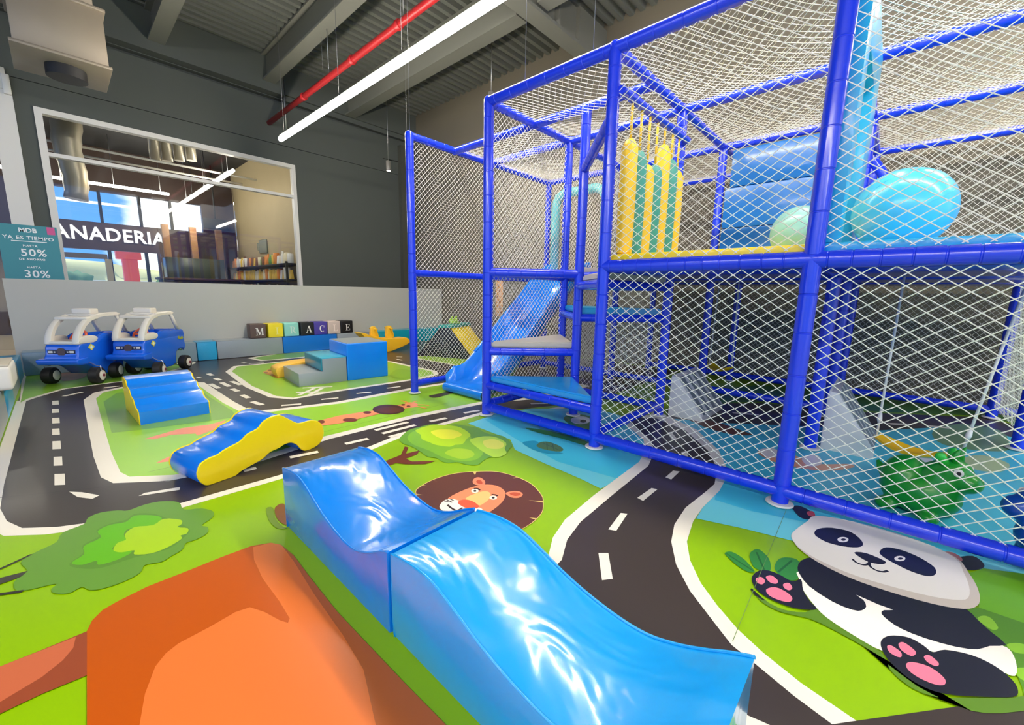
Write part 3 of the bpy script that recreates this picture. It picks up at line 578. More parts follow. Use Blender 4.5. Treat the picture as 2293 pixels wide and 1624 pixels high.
# lights, ducts and screen inside the shop
SH = glowmat('shop_led', (1, .94, .82), 30)
def shop_led(p, q, label):
    t = thing('ceiling_strip_light', label, 'lamp', p); d = Vector(q)-Vector(p)
    obj('tube', tubem([(0, 0, 0), d], .03, 8), SH, t)
    for s in (.08, .5, .92): tube('cable', [d*s, d*s+Vector((0, 0, 4.24-p[2]-d.z*s))], .006, STEEL, t, n=5)
za = 3.2
p = V(112, 396, 2, za); q = V(382, 432, 2, za)
shop_led((p.x, p.y, za), (q.x, p.y, za), 'bright white strip light along the shop front beyond the window')
p = V(0, 373, 2, za); q = V(30, 381, 2, za); shop_led((p.x-1, p.y, za), (q.x+.1, p.y, za), 'bright strip light seen in the opening at the far left')
p = V(522, 382, 2, 3.25); shop_led((p.x, p.y, 3.25), (p.x, 13.8, 3.25), 'thin white strip light running away from the window inside the shop')
t = thing('flexible_duct', 'thick silver flexible duct hanging inside the shop window', 'duct', V(150, 300, 1, 10.0))
obj('tube', tubem([(0, 0, .62)]+[(.02*math.sin(k*.7), 0, .55-.11*k) for k in range(15)], [.2]+[.2-.012*(k % 2)-.004*k for k in range(15)], 16), mat('flex_duct', (176, 168, 150), .4, metal=.4), t)
for k in range(4):
    c_ = V(345+27*k, 330, 1, 10.6); tag(tube('hanging_duct', [(0, 0, -.25), (0, 0, .9)], .085, mat('flex_duct', (176, 168, 150), .4), None, n=12, loc=c_), 'grey vertical duct in a row of four near the shop ceiling', 'duct', 'ducts under the shop ceiling')
for zz, yy in ((3.35, 10.2), (3.42, 11.2)): tag(tube('conduit', [(-.3, 0, 0), (2.9, 0, 0)], .02, WHITE, None, loc=(.2, yy, zz)), 'pale straight conduit under the black shop ceiling, %s one' % ('nearer' if yy < 11 else 'farther'), 'conduit')
c_ = V(483, 502, 1, 13.6); t = thing('hanging_screen', 'black screen hanging near the far corner of the shop', 'screen', c_); box('panel', -.28, .28, -.04, .04, -.13, .13, BLACKM, t, .01); tube('bracket', [(0, 0, .13), (0, 0, 4.24-c_.z)], .02, BLACKM, t)
for x_, l_ in ((1.95, 'left'), (2.5, 'middle'), (3.05, 'right')):
    t = thing('shop_column', 'brown timber column by the shop front, %s of three' % l_, 'column', (x_, 13.4, 0)); box('shaft', -.07, .07, -.07, .07, 0, 2.6, mat('col_timber', (120, 86, 52), .6, var=.2), t, .01); box('base', -.1, .1, -.1, .1, 0, .15, SHOPD, t, .01)
t = thing('dark_counter', 'dark display counter at the back of the shop', 'counter', (2.2, 12.2, 0)); box('body', -.6, .9, -.3, .3, 0, 1.25, SHOPD, t, .02); box('top', -.65, .95, -.34, .34, 1.25, 1.3, BROWN, t, .01); box('glass_case', -.5, .6, -.2, .2, 1.3, 1.75, mat('case', (60, 66, 60), .2), t, .01)
# shelves with packets
sh = thing('product_shelf', 'black wall shelf full of packets in the shop beyond the window', 'shelf', (3.6, 9.3, 0))
for z_ in (.95, 1.30, 1.63): box('board', -.34, 0, 0, 4.4, z_-.035, z_, BLACKM, sh, .004, 1)
for y_ in (0, 4.36): box('upright', -.36, -.32, y_, y_+.04, 0, 1.66, BLACKM, sh)
for k, y_ in enumerate((10.2, 11.6, 13.0)):
    t = thing('shop_spotlight', 'small black spotlight over the shop shelves, %s one' % ('nearest', 'middle', 'farthest')[k], 'lamp', (2.5, y_, 3.3))
    obj('body', lathe([(.02, .06), (.04, .06), (.045, -.05), (.04, -.06)], 12), BLACKM, t, None, (0, R(-35), 0)); tube('rod', [(0, 0, .05), (0, 0, .94)], .008, BLACKM, t, n=6)
    ld = D.lights.new('spot_beam', 'SPOT'); ld.energy = 130; ld.color = (1, .82, .55); ld.spot_size = R(110); ld.spot_blend = .6; ld.shadow_soft_size = .05
    lo = D.objects.new('spot_beam', ld); C.objects.link(lo); lo.parent = t; lo.location = (.05, 0, -.08); lo.rotation_euler = (0, R(35), 0)
PC = {'yellow': (238, 196, 70), 'cream': (236, 224, 186), 'red': (196, 60, 48), 'orange': (232, 140, 50), 'brown': (128, 82, 48), 'white': (236, 234, 226), 'green': (96, 150, 70)}
PM = {k: mat('packet_'+k, v, .45) for k, v in PC.items()}
def packet_mesh(kind):
    if kind == 0: return boxm(-.05, .05, -.055, .055, 0, .2, .008, 1)
    if kind == 1: return lathe([(.04, 0), (.045, .01), (.045, .13), (.03, .17), (.022, .18), (.022, .22)], 10)
    bm = bmesh.new(); bmesh.ops.create_cube(bm, size=1)
    for v in bm.verts:
        tp = v.co.z > 0; v.co = Vector((v.co.x*(.03 if tp else .07), v.co.y*.11, .19 if tp else 0))
    bmesh.ops.bevel(bm, geom=bm.edges[:], offset=.006, segments=1, affect='EDGES'); return bmm(bm, 40)
KN = ('box', 'jar', 'bag')
PMESH = {}
for zi, (z_, snm) in enumerate(((.95, 'lowest'), (1.30, 'middle'), (1.63, 'top'))):
    y_ = 9.42
    while y_ < 13.6:
        kd = random.randrange(3); cn = random.choice(list(PC) if zi != 1 else ['yellow', 'yellow', 'cream', 'orange', 'white'])
        if (kd, cn) not in PMESH:
            PMESH[kd, cn] = packet_mesh(kd); PMESH[kd, cn].materials.append(PM[cn])
        o = D.objects.new('product_'+KN[kd], PMESH[kd, cn]); C.objects.link(o); o.location = (3.6-.22, y_, z_); o.scale = (1, 1, random.uniform(.95, 1.25))
        tag(o, 'small %s %s standing on the %s shelf in the shop' % (cn, KN[kd], snm), 'packet', 'packets on the %s shop shelf' % snm)
        y_ += random.uniform(.12, .145)
pl_ = V(590, 552, 0, 3.59); t = thing('wall_plaque', 'grey mug shaped plaque on the tan shop wall above the shelves', 'plaque', pl_); box('panel', -.02, 0, -.28, .28, -.16, .16, mat('plaque', (128, 132, 116), .6), t, .02); box('handle', -.02, 0, .28, .4, -.08, .1, mat('plaque', (128, 132, 116), .6), t, .02)
# outdoors beyond the shop front
struct(obj('ground', mesh([(-40, 14.2, -.02), (60, 14.2, -.02), (60, 120, -.02), (-40, 120, -.02)], [(0, 1, 2, 3)]), mat('concrete_yard', (214, 210, 200), .8)), 'pale paved yard outside the shop front')
t = thing('red_pylon', 'red sign pylon standing outside the shop front', 'pylon', (2.0, 22, 0)); box('post', -.2, .24, -.2, .2, 0, 2.1, mat('pylon_red', (222, 72, 36), .5), t, .02); box('head', -.36, .36, -.24, .24, 2.1, 3.0, mat('pylon_red', (222, 72, 36), .5), t, .03)
struct(obj('wall_yard', boxes([(-30, 40, 60, 60.5, 0, 1.6)]), mat('yard_wall', (230, 226, 216), .8)), 'low pale wall at the far end of the yard')
def bush(name, loc, r, rgb, label, cat='shrub', grp=None):
    bm = bmesh.new(); bmesh.ops.create_icosphere(bm, subdivisions=3, radius=1)
    for v in bm.verts: v.co *= 1+.22*math.sin(v.co.x*7+loc[0])*math.sin(v.co.y*6)+.15*math.sin(v.co.z*9)
    o = obj(name, bmm(bm), mat('leaf_%d' % rgb[0], rgb, .8, var=.4, vscale=3), None, loc, smooth=True); o.scale = r; return tag(o, label, cat, grp)
bush('hill', (-3, 70, 0), (16, 4, 3.4), (196, 190, 130), 'low dry hill far behind the yard', 'hill')
for x_, y_, s_, l_ in ((.8, 34, .9, 'left of the red pylon'), (4.3, 30, .8, 'right of the red pylon'), (3.3, 26, .6, 'close behind the red pylon')):
    bush('shrub', (x_, y_, .9*s_), (s_, s_, s_), (84, 116, 66), 'round green shrub in the yard '+l_)
# teal poster on a stand
t = thing('promo_poster', 'teal sale poster standing behind the low partition wall', 'poster', (-.172, 8.22, 0))
TEAL = mat('poster_teal', (58, 138, 148), .5)
box('board', -.25, .255, 0, .012, .75, 1.835, TEAL, t); box('foot', -.2, .2, -.1, .12, 0, .02, STEEL, t); tube('pole', [(0, .02, .02), (0, .02, .8)], .012, STEEL, t)
PWH = mat('poster_white', (236, 240, 238), .5)
def ptext(s, sz, x, z, bold=.0, sp=1.0, m_=PWH):
    o = obj('lettering', text_mesh(s, sz, 0, 'CENTER', bold, sp), m_, t, (x, -.003, z), (R(90), 0, 0)); return o
ptext('MDB', .075, .0, 1.745, .002); ptext('YA ES TIEMPO', .062, 0, 1.655, .001, 1.12); box('printed_rule', -.15, .15, -.003, 0, 1.628, 1.638, PWH, t); ptext('HASTA', .035, 0, 1.567, .001, 1.2); ptext('50%', .125, .02, 1.452, .002, 1.1); ptext('DE AHORRO', .034, 0, 1.40, .001, 1.2); ptext('HASTA', .033, 0, 1.30, .001, 1.2); ptext('30%', .125, .02, 1.185, .002, 1.1)
box('pink_square', .165, .235, -.003, 0, 1.735, 1.83, mat('poster_pink', (206, 84, 140), .5), t)

# =================================================================== PLAY STRUCTURE
ps = thing('play_structure', 'blue padded soft play frame with white netting and decks', 'play structure', (2.505, 1.455, 0))
PO = Vector((2.505, 1.455, 0))
def gpipe(name, p, q, r=.041, gap=.115, dome=False, rnd=None):
    p = Vector(p)-PO; q = Vector(q)-PO; d, u, v = frame_at(p, q); L = (q-p).length
    pr = [(0, r*.98)]; s = gap*.6
    while s < L-.05:
        pr += [(s-.005, r), (s-.002, r*.92), (s+.002, r*.92), (s+.005, r)]; s += gap*random.uniform(.9, 1.1)
    if dome: pr += [(L-.03, r*1.02), (L+.012, r*1.02), (L+.03, r*.85), (L+.042, r*.45)]
    else: pr += [(L, r*.98)]
    vs, fs = rings(pr, p, d, u, v, 16); me = mesh(vs, fs)
    for pl in me.polygons: pl.use_smooth = True
    me.set_sharp_from_angle(angle=R(32))
    return obj(name, me, BLUEPIPE, ps)
XS = (2.505, 3.635, 4.765, 5.895); YS = (3.70, 2.58, 1.455, .305, -.85)
plate_me = lathe([(.062, 0), (.066, .004), (.062, .012), (.045, .014)], 20); plate_me.materials.append(WHITE)
def post(x, y, z1=2.61, r=.041, gap=.115):
    o = gpipe('post', (x, y, 0), (x, y, z1), r, gap, True)
    f = D.objects.new('foot_plate', plate_me); C.objects.link(f); f.parent = o; f.location = (x-PO.x, y-PO.y, .0065)
for i, x in enumerate(XS):
    for j, y in enumerate(YS):
        if (i == 3 and j == 0): continue
        if i == 0 and j == 4: continue
        post(x, y, gap=.20 if i == 0 else .15)
post(3.07, 2.02, 2.58, gap=.24)
post(5.895, -2.0)
ZB, ZD, ZT = .085, 1.288, 2.61
def rail(a, b, z, r=.036, gap=.115, z2=None): gpipe('rail', (a[0], a[1], z), (b[0], b[1], z if z2 is None else z2), r, gap)
# front
for j in (1, 2, 3):
    rail((XS[0], YS[j]), (XS[0], YS[j+1]), ZT, .040, .16)
    rail((XS[0], YS[j]), (XS[0], YS[j+1]), ZB, .040, .17)
    if j > 1: rail((XS[0], YS[j]), (XS[0], YS[j+1]), ZD, .042, .10)
# rails in x direction
for j, n in ((0, 2), (1, 3), (2, 3), (3, 3), (4, 3)):
    for i in range(n):
        if j == 4 and i == 0: continue
        rail((XS[i], YS[j]), (XS[i+1], YS[j]), ZT)
        rail((XS[i], YS[j]), (XS[i+1], YS[j]), ZD if j != 1 else 1.27)
        if (j == 0) or (j == 1 and i == 0) or (j == 2 and i == 0): rail((XS[i], YS[j]), (XS[i+1], YS[j]), .11)
# rails in y direction
for i in (1, 2, 3):
    for j in range(4):
        if i == 3 and j == 0: continue
        rail((XS[i], YS[j]), (XS[i], YS[j+1]), ZT); rail((XS[i], YS[j]), (XS[i], YS[j+1]), ZD)
        if i == 3 or (i == 2 and j != 3) or (i == 1 and j == 1): rail((XS[i], YS[j]), (XS[i], YS[j+1]), .09)
rail((XS[3], YS[4]), (XS[3], -2.0), ZT); rail((XS[3], YS[4]), (XS[3], -2.0), ZD); rail((XS[3], YS[4]), (XS[3], -2.0), .09)
rail((XS[1], YS[4]), (XS[1], -2.2), ZT); rail((XS[2], YS[4]), (XS[2], -2.2), ZT)
rail((3.07, 3.70), (3.07, 2.58), ZT-.01); rail((3.07, 2.58), (3.07, 1.455), ZT-.01)
rail((2.505, 2.58), (3.07, 2.02), 1.272, .038); rail((3.07, 2.02), (2.505, 1.455), 2.12, .036, z2=2.22)
# inclined braces at the slide gate and ramp
rail((XS[2], .25), (XS[2], -.28), 2.25, z2=1.40); rail((XS[2], -.55), (XS[2], -.80), 1.40, z2=1.72)

# triangular climbing decks
def tri_deck(pts, z, top, nm='step_deck', th=.055, shrink=.035):
    c = sum((Vector(p) for p in pts), Vector((0, 0)))/3
    q = [Vector(p)+(c-Vector(p)).normalized()*shrink for p in pts]
    bm = bmesh.new(); a_ = [bm.verts.new((p.x-PO.x, p.y-PO.y, z-th)) for p in q]; b_ = [bm.verts.new((p.x-PO.x, p.y-PO.y, z)) for p in q]
    bm.faces.new(a_[::-1]); bm.faces.new(b_)
    for k in range(3): bm.faces.new((a_[k], a_[(k+1) % 3], b_[(k+1) % 3], b_[k]))
    bmesh.ops.recalc_face_normals(bm, faces=bm.faces[:]); bmesh.ops.bevel(bm, geom=bm.edges[:], offset=.012, segments=2, affect='EDGES')
    o = obj(nm, bmm(bm, 50), top, ps)
    for k in range(3): rail(tuple(pts[k]), tuple(pts[(k+1) % 3]), z-th-.034, .034, .2)
    return o
A_, B_, E_, G_, K_ = (2.505, 2.58), (2.505, 1.455), (3.635, 2.58), (3.635, 1.455), (3.07, 2.02)
tri_deck([A_, B_, K_], .372, VINYL_SKY); tri_deck([A_, K_, E_], .675, BEIGE); tri_deck([E_, K_, G_], .985, VINYL_CYAN); tri_deck([G_, K_, B_], 1.262, BEIGE)
# square deck pads
def deck(i, j, topm, under=BLUEPIPE):
    x0, x1 = XS[i]-PO.x+.03, XS[i+1]-PO.x-.03; y1, y0 = YS[j]-PO.y-.03, YS[j+1]-PO.y+.03
    o = box('deck_pad', x0, x1, y0, y1, 1.312, 1.368, topm, ps, .014)
    box('deck_board', x0+.01, x1-.01, y0+.01, y1-.01, 1.245, 1.312, under, o, .004, 1)
for i in range(3): deck(i, 2, VINYL_YEL); deck(i, 3, VINYL_CYAN)
deck(1, 1, BEIGE); deck(2, 1, BEIGE)
# upright padded panels
WP = mat('panel_blue', (6, 104, 186), .3, bump=.1, bscale=8, coat=.4)
box('wall_panel', XS[2]-PO.x-.03, XS[2]-PO.x+.03, .36-PO.y, 1.40-PO.y, 1.37, 1.80, WP, ps, .02); box('wall_panel', XS[2]-PO.x-.03, XS[2]-PO.x+.03, .36-PO.y, 1.40-PO.y, 1.80, 2.20, WP, ps, .02); box('wall_panel', XS[2]-PO.x-.03, XS[2]-PO.x+.03, .36-PO.y, 1.36-PO.y, 2.20, 2.56, WP, ps, .02)
box('pad_column', 2.57-PO.x, 2.72-PO.x, .22-PO.y, .31-PO.y, 1.37, 2.57, VINYL_CYAN, ps, .02); box('pad_column', 3.30-PO.x, 3.58-PO.x, .22-PO.y, .31-PO.y, 1.37, 2.57, VINYL_CYAN, ps, .02); box('pad_lintel', 2.72-PO.x, 3.30-PO.x, .22-PO.y, .31-PO.y, 2.30, 2.57, VINYL_CYAN, ps, .02)
# slide gate arch in turquoise
AR = mat('arch_turquoise', (120, 205, 205), .35, coat=.3)
ax_ = XS[2]-PO.x-.06; arc = [(ax_, 3.52-PO.y, 1.30), (ax_, 3.52-PO.y, 2.28), (ax_, 3.48-PO.y, 2.38), (ax_, 3.38-PO.y, 2.42), (ax_, 2.90-PO.y, 2.42), (ax_, 2.80-PO.y, 2.38), (ax_, 2.76-PO.y, 2.28), (ax_, 2.76-PO.y, 1.30)]
tube('slide_arch', arc, .06, AR, ps, n=12)
rail((XS[0], 1.40), (XS[1], 1.40), 2.36, .03)
# foam rollers between the posts
ROLL_Y = mat('roller_yellow', (245, 200, 40), .45, bump=.1, bscale=20); ROLL_T = mat('roller_teal', (60, 150, 140), .45, bump=.1, bscale=20)
for k, (x, c_, top) in enumerate(((2.66, ROLL_Y, 2.12), (2.80, ROLL_T, 2.08), (2.93, ROLL_Y, 2.02), (3.06, ROLL_T, 2.05), (3.19, ROLL_Y, 2.22), (3.34, ROLL_T, 2.15), (3.47, ROLL_Y, 2.10))):
    h = top-1.375
    o = obj('foam_roller', lathe([(.03, 0), (.055, .015), (.058, h*.5), (.055, h-.06), (.03, h-.01), (.012, h)], 14), c_, ps, (x-PO.x, 1.40-PO.y, 1.372))
    tube('roller_cord', [(0, 0, h-.02), (0, 0, 2.335-1.372)], .009, ROLL_Y, o, n=5)

# ------------------------------------------------------------------ netting
def net(name, o, u, v, W, H, cw=.077, ch=.056, r=.0027, sag=.0, ph=0, wob=.008):
    """diamond mesh spanned by u (width) and v (height) from o"""
    o = Vector(o)-PO; u = Vector(u).normalized(); v = Vector(v).normalized(); n = u.cross(v)
    def P_(a, b):
        fa, fb = max(0, min(1, a/W)), max(0, min(1, b/H)); e = math.sin(math.pi*fa)*math.sin(math.pi*fb)
        da = wob*e*(math.sin(b*7+ph)+.7*math.sin(a*5+b*3+ph*2)); db = wob*e*(math.sin(a*6+ph*1.7)+.6*math.sin(a*4-b*5))
        return o+u*(a+da)+v*(b+db)+n*(sag*e)
    vs = []; fs = []; k = ch/cw
    sgs = []
    for sg in (1, -1):
        # lines b = sg*k*a + c
        cmin, cmax = (-k*W, H) if sg == 1 else (0, H+k*W)
        c = math.ceil(cmin/ch)*ch+(ph % 1)*.3*ch
        while c < cmax:
            pts = []
            for a_ in (0, W):
                b_ = sg*k*a_+c
                if 0 <= b_ <= H: pts.append((a_, b_))
            for b_ in (0, H):
                a_ = (b_-c)/(sg*k)
                if 0 < a_ < W: pts.append((a_, b_))
            pts.sort()
            if len(pts) >= 2 and pts[-1][0]-pts[0][0] > .01:
                (a0, b0), (a1, b1) = pts[0], pts[-1]
                ns = max(1, int((a1-a0)/cw+.5))
                pl = [P_(a0+(a1-a0)*t_/ns, b0+(b1-b0)*t_/ns) for t_ in range(ns+1)]
                d = (pl[-1]-pl[0]).normalized(); e1 = n; e2 = d.cross(n).normalized()
                i0 = len(vs)
                for q_ in pl:
                    for t_ in range(3):
                        an = 2*math.pi*t_/3; vs.append(q_+(e1*math.cos(an)+e2*math.sin(an))*r)
                for s_ in range(ns):
                    for t_ in range(3):
                        t2 = (t_+1) % 3; fs.append((i0+s_*3+t_, i0+s_*3+t2, i0+(s_+1)*3+t2, i0+(s_+1)*3+t_))
            c += ch
    me = mesh(vs, fs)
    for pl in me.polygons: pl.use_smooth = True
    ob = obj(name, me, NETM, ps); ob['kind'] = 'stuff'; return ob
X_, Y_, Z_ = (1, 0, 0), (0, 1, 0), (0, 0, 1)
# front bays
for j, s in ((2, .02), (3, .03)):
    y1, y0 = YS[j], YS[j+1]
    net('net_panel', (XS[0], y0+.04, .10), Y_, Z_, y1-y0-.08, 1.155, sag=-s, ph=j, wob=.012)
    net('net_panel', (XS[0], y0+.04, 1.335), Y_, Z_, y1-y0-.08, 1.25, sag=s, ph=j+.4, wob=.010)
SM = dict(cw=.052, ch=.054, r=.0021)
for i in (0, 1):
    net('net_panel', (XS[i]+.03, YS[0], .14), X_, Z_, 1.07, 1.12, ph=i+.2, **SM); net('net_panel', (XS[i]+.03, YS[0], 1.32), X_, Z_, 1.07, 1.26, ph=i+.7, **SM)
net('net_panel', (XS[0]+.03, YS[1], .14), X_, Z_, 1.07, 1.10, ph=.3, **SM); net('net_panel', (XS[0]+.03, YS[1], 1.32), X_, Z_, 1.07, 1.26, ph=.6, **SM)
net('net_panel', (XS[1]+.03, YS[1], .14), X_, Z_, 1.07, 1.10, ph=.3, **SM); net('net_panel', (XS[1]+.03, YS[1], 1.38), X_, Z_, 1.07, 1.2, ph=.6, **SM)
net('net_panel', (XS[2]+.03, YS[1], .14), X_, Z_, 1.07, 1.10, ph=.3, **SM)
for j in (1, 2, 3):
    y1, y0 = YS[j], YS[j+1]
    net('net_panel', (XS[3], y0+.03, .12), Y_, Z_, y1-y0-.06, 1.13, ph=j*.3, **SM); net('net_panel', (XS[3], y0+.03, 1.38), Y_, Z_, y1-y0-.06, 1.2, ph=j*.5, **SM)
net('net_panel', (XS[3], -2.0, .12), Y_, Z_, 1.12, 1.13, ph=.9, **SM); net('net_panel', (XS[3], -2.0, 1.32), Y_, Z_, 1.12, 1.26, ph=.8, **SM)
net('net_panel', (XS[2], YS[1]+.03, .12), Y_, Z_, 1.06, 1.13, ph=.1, **SM); net('net_panel', (XS[2], YS[1]+.03, 1.32), Y_, Z_, 1.06, 1.26, ph=.1, **SM)
net('net_panel', (XS[1]+.03, YS[4], .12), X_, Z_, 1.07, 1.13, ph=.45, **SM); net('net_panel', (XS[2]+.03, YS[4], .12), X_, Z_, 1.07, 1.13, ph=.25, **SM)
net('net_panel', (XS[1], YS[2]+.03, .14), Y_, Z_, 1.06, .8, ph=.55, **SM)
# roof nets
RF = dict(cw=.07, ch=.055, r=.0020, sag=-.07)
net('roof_net', (3.09, YS[1]+.03, ZT), X_, Y_, XS[2]-3.11, 1.06, ph=.2, **RF)
for j in (1, 2, 3):
    y1, y0 = YS[j], YS[j+1]
    for i in range(3): net('roof_net', (XS[i]+.03, y0+.03, ZT), X_, Y_, 1.07, y1-y0-.06, ph=.2*i+.3*j, **RF)
for i in (1, 2): net('roof_net', (XS[i]+.03, -2.2, ZT), X_, Y_, 1.07, 1.32, ph=.2*i, **RF)

# =================================================================== THINGS ON THE MAT
# ------------------------------------------------------------------ slide
t = thing('slide', 'blue moulded plastic slide coming out of the play structure', 'slide', (2.80, 3.26, 0))
SL = mat('slide_blue', (8, 130, 238), .22, coat=.6)
path = smooth_open([(.02, .06), (.16, .045), (.38, .10), (.62, .28), (.95, .56), (1.30, .86), (1.62, 1.13), (1.82, 1.26), (2.0, 1.30)], 5)
sec = [(-.30, .20), (-.285, .215), (-.265, .20), (-.235, .08), (-.19, .015), (-.10, 0), (.10, 0), (.19, .015), (.235, .08), (.265, .20), (.285, .215), (.30, .20), (.275, .06), (.22, -.03), (.10, -.045), (-.10, -.045), (-.22, -.03), (-.275, .06)]
vs = []; fs = []; n = len(sec)
for i, (x, z) in enumerate(path):
    a_ = path[max(0, i-1)]; b_ = path[min(len(path)-1, i+1)]; d = Vector((b_[0]-a_[0], 0, b_[1]-a_[1])).normalized(); nn = Vector((-d.z, 0, d.x))
    fl = 1+.10*max(0, 1-i/8)
    hs = .62+.42*min(1, i/3)
    for yy, h in sec: vs.append(Vector((x, yy*fl, max(z, .05)))+nn*(h*hs if h > .02 else h))
for i in range(len(path)-1):
    for k in range(n): fs.append((i*n+k, i*n+(k+1) % n, (i+1)*n+(k+1) % n, (i+1)*n+k))
fs += [tuple(range(n)), tuple(range((len(path)-1)*n, len(path)*n))[::-1]]
bm = bmesh.new(); bm.from_mesh(mesh(vs, fs)); bmesh.ops.recalc_face_normals(bm, faces=bm.faces[:]); obj('chute', bmm(bm, 60), SL, t)
bm = bmesh.new(); n = 12   # rounded run-out lip
vs = []; fs = []
for k in range(n+1):
    an = -math.pi/2+math.pi*k/n
    for yy in (-.31, -.29, .29, .31): vs.append((.03-.05*math.cos(an), yy, .052+.05*math.sin(an)))
for k in range(n):
    for j in range(3): fs.append((k*4+j, k*4+j+1, k*4+j+5, k*4+j+4))
obj('lip', mesh(vs, fs), SL, t, smooth=True)
tube('side_rim', [(x-.12, .285, z+.17) for x, z in path[14:]], .022, SL, t, n=8); tube('side_rim', [(x-.12, -.285, z+.17) for x, z in path[14:]], .022, SL, t, n=8)

# ------------------------------------------------------------------ foreground wave blocks
wp = [(0, .285), (.06, .297), (.14, .304), (.22, .298), (.31, .268), (.40, .232), (.50, .204), (.60, .188), (.68, .188), (.75, .206), (.82, .236), (.88, .268), (.93, .290)]
wps = smooth_open(wp, 4)
def wave_block(name, label, loc, mt, L=.93, W=.375):
    t = thing(name, label, 'soft block', loc, R(-90))
    poly = [(x*L/.93, z) for x, z in wps]+[(L, 0), (0, 0)]
    o = obj('body', extrude(poly, 0, W, .006, 2, 35), mt, t)
    for yy in (0.004, W-.004): tube('piping', [(x*L/.93, yy, z+.001) for x, z in wps], .0045, mt, t, n=6)
    tube('zip_seam', [(.012, .0, .0), (.0, .004, .05), (.0, .004, .283)], .003, mt, t, n=6)
    return t
def vinyl_wrinkled(name, rgb):
    M = mat(name, rgb, .24, coat=.7); t_ = M.node_tree; b_ = t_.nodes['Principled BSDF']; c_ = t_.nodes.new('ShaderNodeTexCoord')
    n1 = t_.nodes.new('ShaderNodeTexNoise'); n1.inputs['Scale'].default_value = 3.0; n1.inputs['Detail'].default_value = 2; n1.inputs['Distortion'].default_value = 1.2
    n2 = t_.nodes.new('ShaderNodeTexNoise'); n2.noise_type = 'RIDGED_MULTIFRACTAL'; n2.inputs['Scale'].default_value = 3.5; n2.inputs['Detail'].default_value = 3; n2.inputs['Distortion'].default_value = .8
    mp = t_.nodes.new('ShaderNodeMapping'); mp.inputs['Scale'].default_value = (1, 1.8, 1); mp.inputs['Rotation'].default_value = (0, 0, .6)
    t_.links.new(c_.outputs['Object'], mp.inputs['Vector'])
    for q in (n1, n2): t_.links.new(mp.outputs[0], q.inputs['Vector'])
    m1 = t_.nodes.new('ShaderNodeMath'); m1.operation = 'MULTIPLY_ADD'; m1.inputs[1].default_value = .06; t_.links.new(n2.outputs['Fac'], m1.inputs[0]); t_.links.new(n1.outputs['Fac'], m1.inputs[2])
    bp = t_.nodes.new('ShaderNodeBump'); bp.inputs['Strength'].default_value = .34; bp.inputs['Distance'].default_value = .03
    t_.links.new(m1.outputs[0], bp.inputs['Height']); t_.links.new(bp.outputs[0], b_.inputs['Normal']); t_.links.new(bp.outputs[0], b_.inputs['Coat Normal'])
    return M
VB1 = vinyl_wrinkled('vinyl_wave_shaded', (0, 128, 226)); VB2 = vinyl_wrinkled('vinyl_wave_lit', (0, 160, 238))  # same vinyl twice; the different light on each block is in its colour
wave_block('wave_block', 'blue vinyl wave block in a shaded tone beside the lion, farther of two', (.605, 1.965, 0), VB1, .90)
wave_block('wave_block', 'blue vinyl wave block in a lit tone nearest the viewer', (.61, 1.055, 0), VB2, .93)

# ------------------------------------------------------------------ caterpillar arch
cat_o = [(-.036, .114), (-.02, .141), (.023, .158), (.066, .162), (.102, .178), (.154, .192), (.196, .204), (.237, .234), (.298, .25), (.33, .28), (.378, .30), (.439, .30), (.493, .262), (.555, .215), (.602, .207), (.658, .205), (.715, .181), (.749, .13), (.749, .067), (.711, .016), (.65, 0), (.6, .002), (.568, .026), (.544, .064), (.506, .091), (.46, .095), (.421, .082), (.36, .074), (.31, .046), (.218, .026), (.18, .016), (.145, 0), (.085, 0), (.035, 0), (-.006, .006), (-.034, .042), (-.043, .084)]
cs = smooth_closed(cat_o, 3)
t = thing('caterpillar_arch', 'blue foam caterpillar arch block with yellow side standing on the road', 'soft block', (.445, 2.70, 0), math.atan2(.165, .66))
obj('body', extrude(cs, 0.006, .30, .006, 2, 35), mat('vinyl_caterpillar', (0, 118, 230), .26, bump=.16, bscale=8, coat=.6), t)
for y_ in (0, .31):
    obj('side_panel', extrude(cs, y_-.006, y_+.006, .003, 1, 40), VINYL_YEL, t)
# ------------------------------------------------------------------ blue step ramp with yellow sides
t = thing('step_ramp', 'blue foam step ramp with yellow sides in front of the toy cars', 'soft block', (.33, 4.30, 0), R(2))
prof_ = [(0, 0), (0, .105), (.02, .118), (.13, .128), (.16, .150), (.18, .178), (.29, .190), (.32, .212), (.34, .238), (.45, .25), (.48, .272), (.50, .296), (.62, .312), (.66, .305), (.68, .28), (.68, 0)]
def side_prof(y): return None
bm_me = extrude([(x, z) for x, z in prof_], 0, .46, .006, 2, 30)
obj('body', bm_me, VINYL_BLUE, t, (0, 0, 0), (0, 0, R(90))).location = (.46, 0, 0)
for y_ in (-.008, .452): obj('side_panel', extrude([(x*.985+.005, z*.985) for x, z in prof_], y_, y_+.014, .003, 1, 40), VINYL_YEL, t, (.46, 0, 0), (0, 0, R(90)))
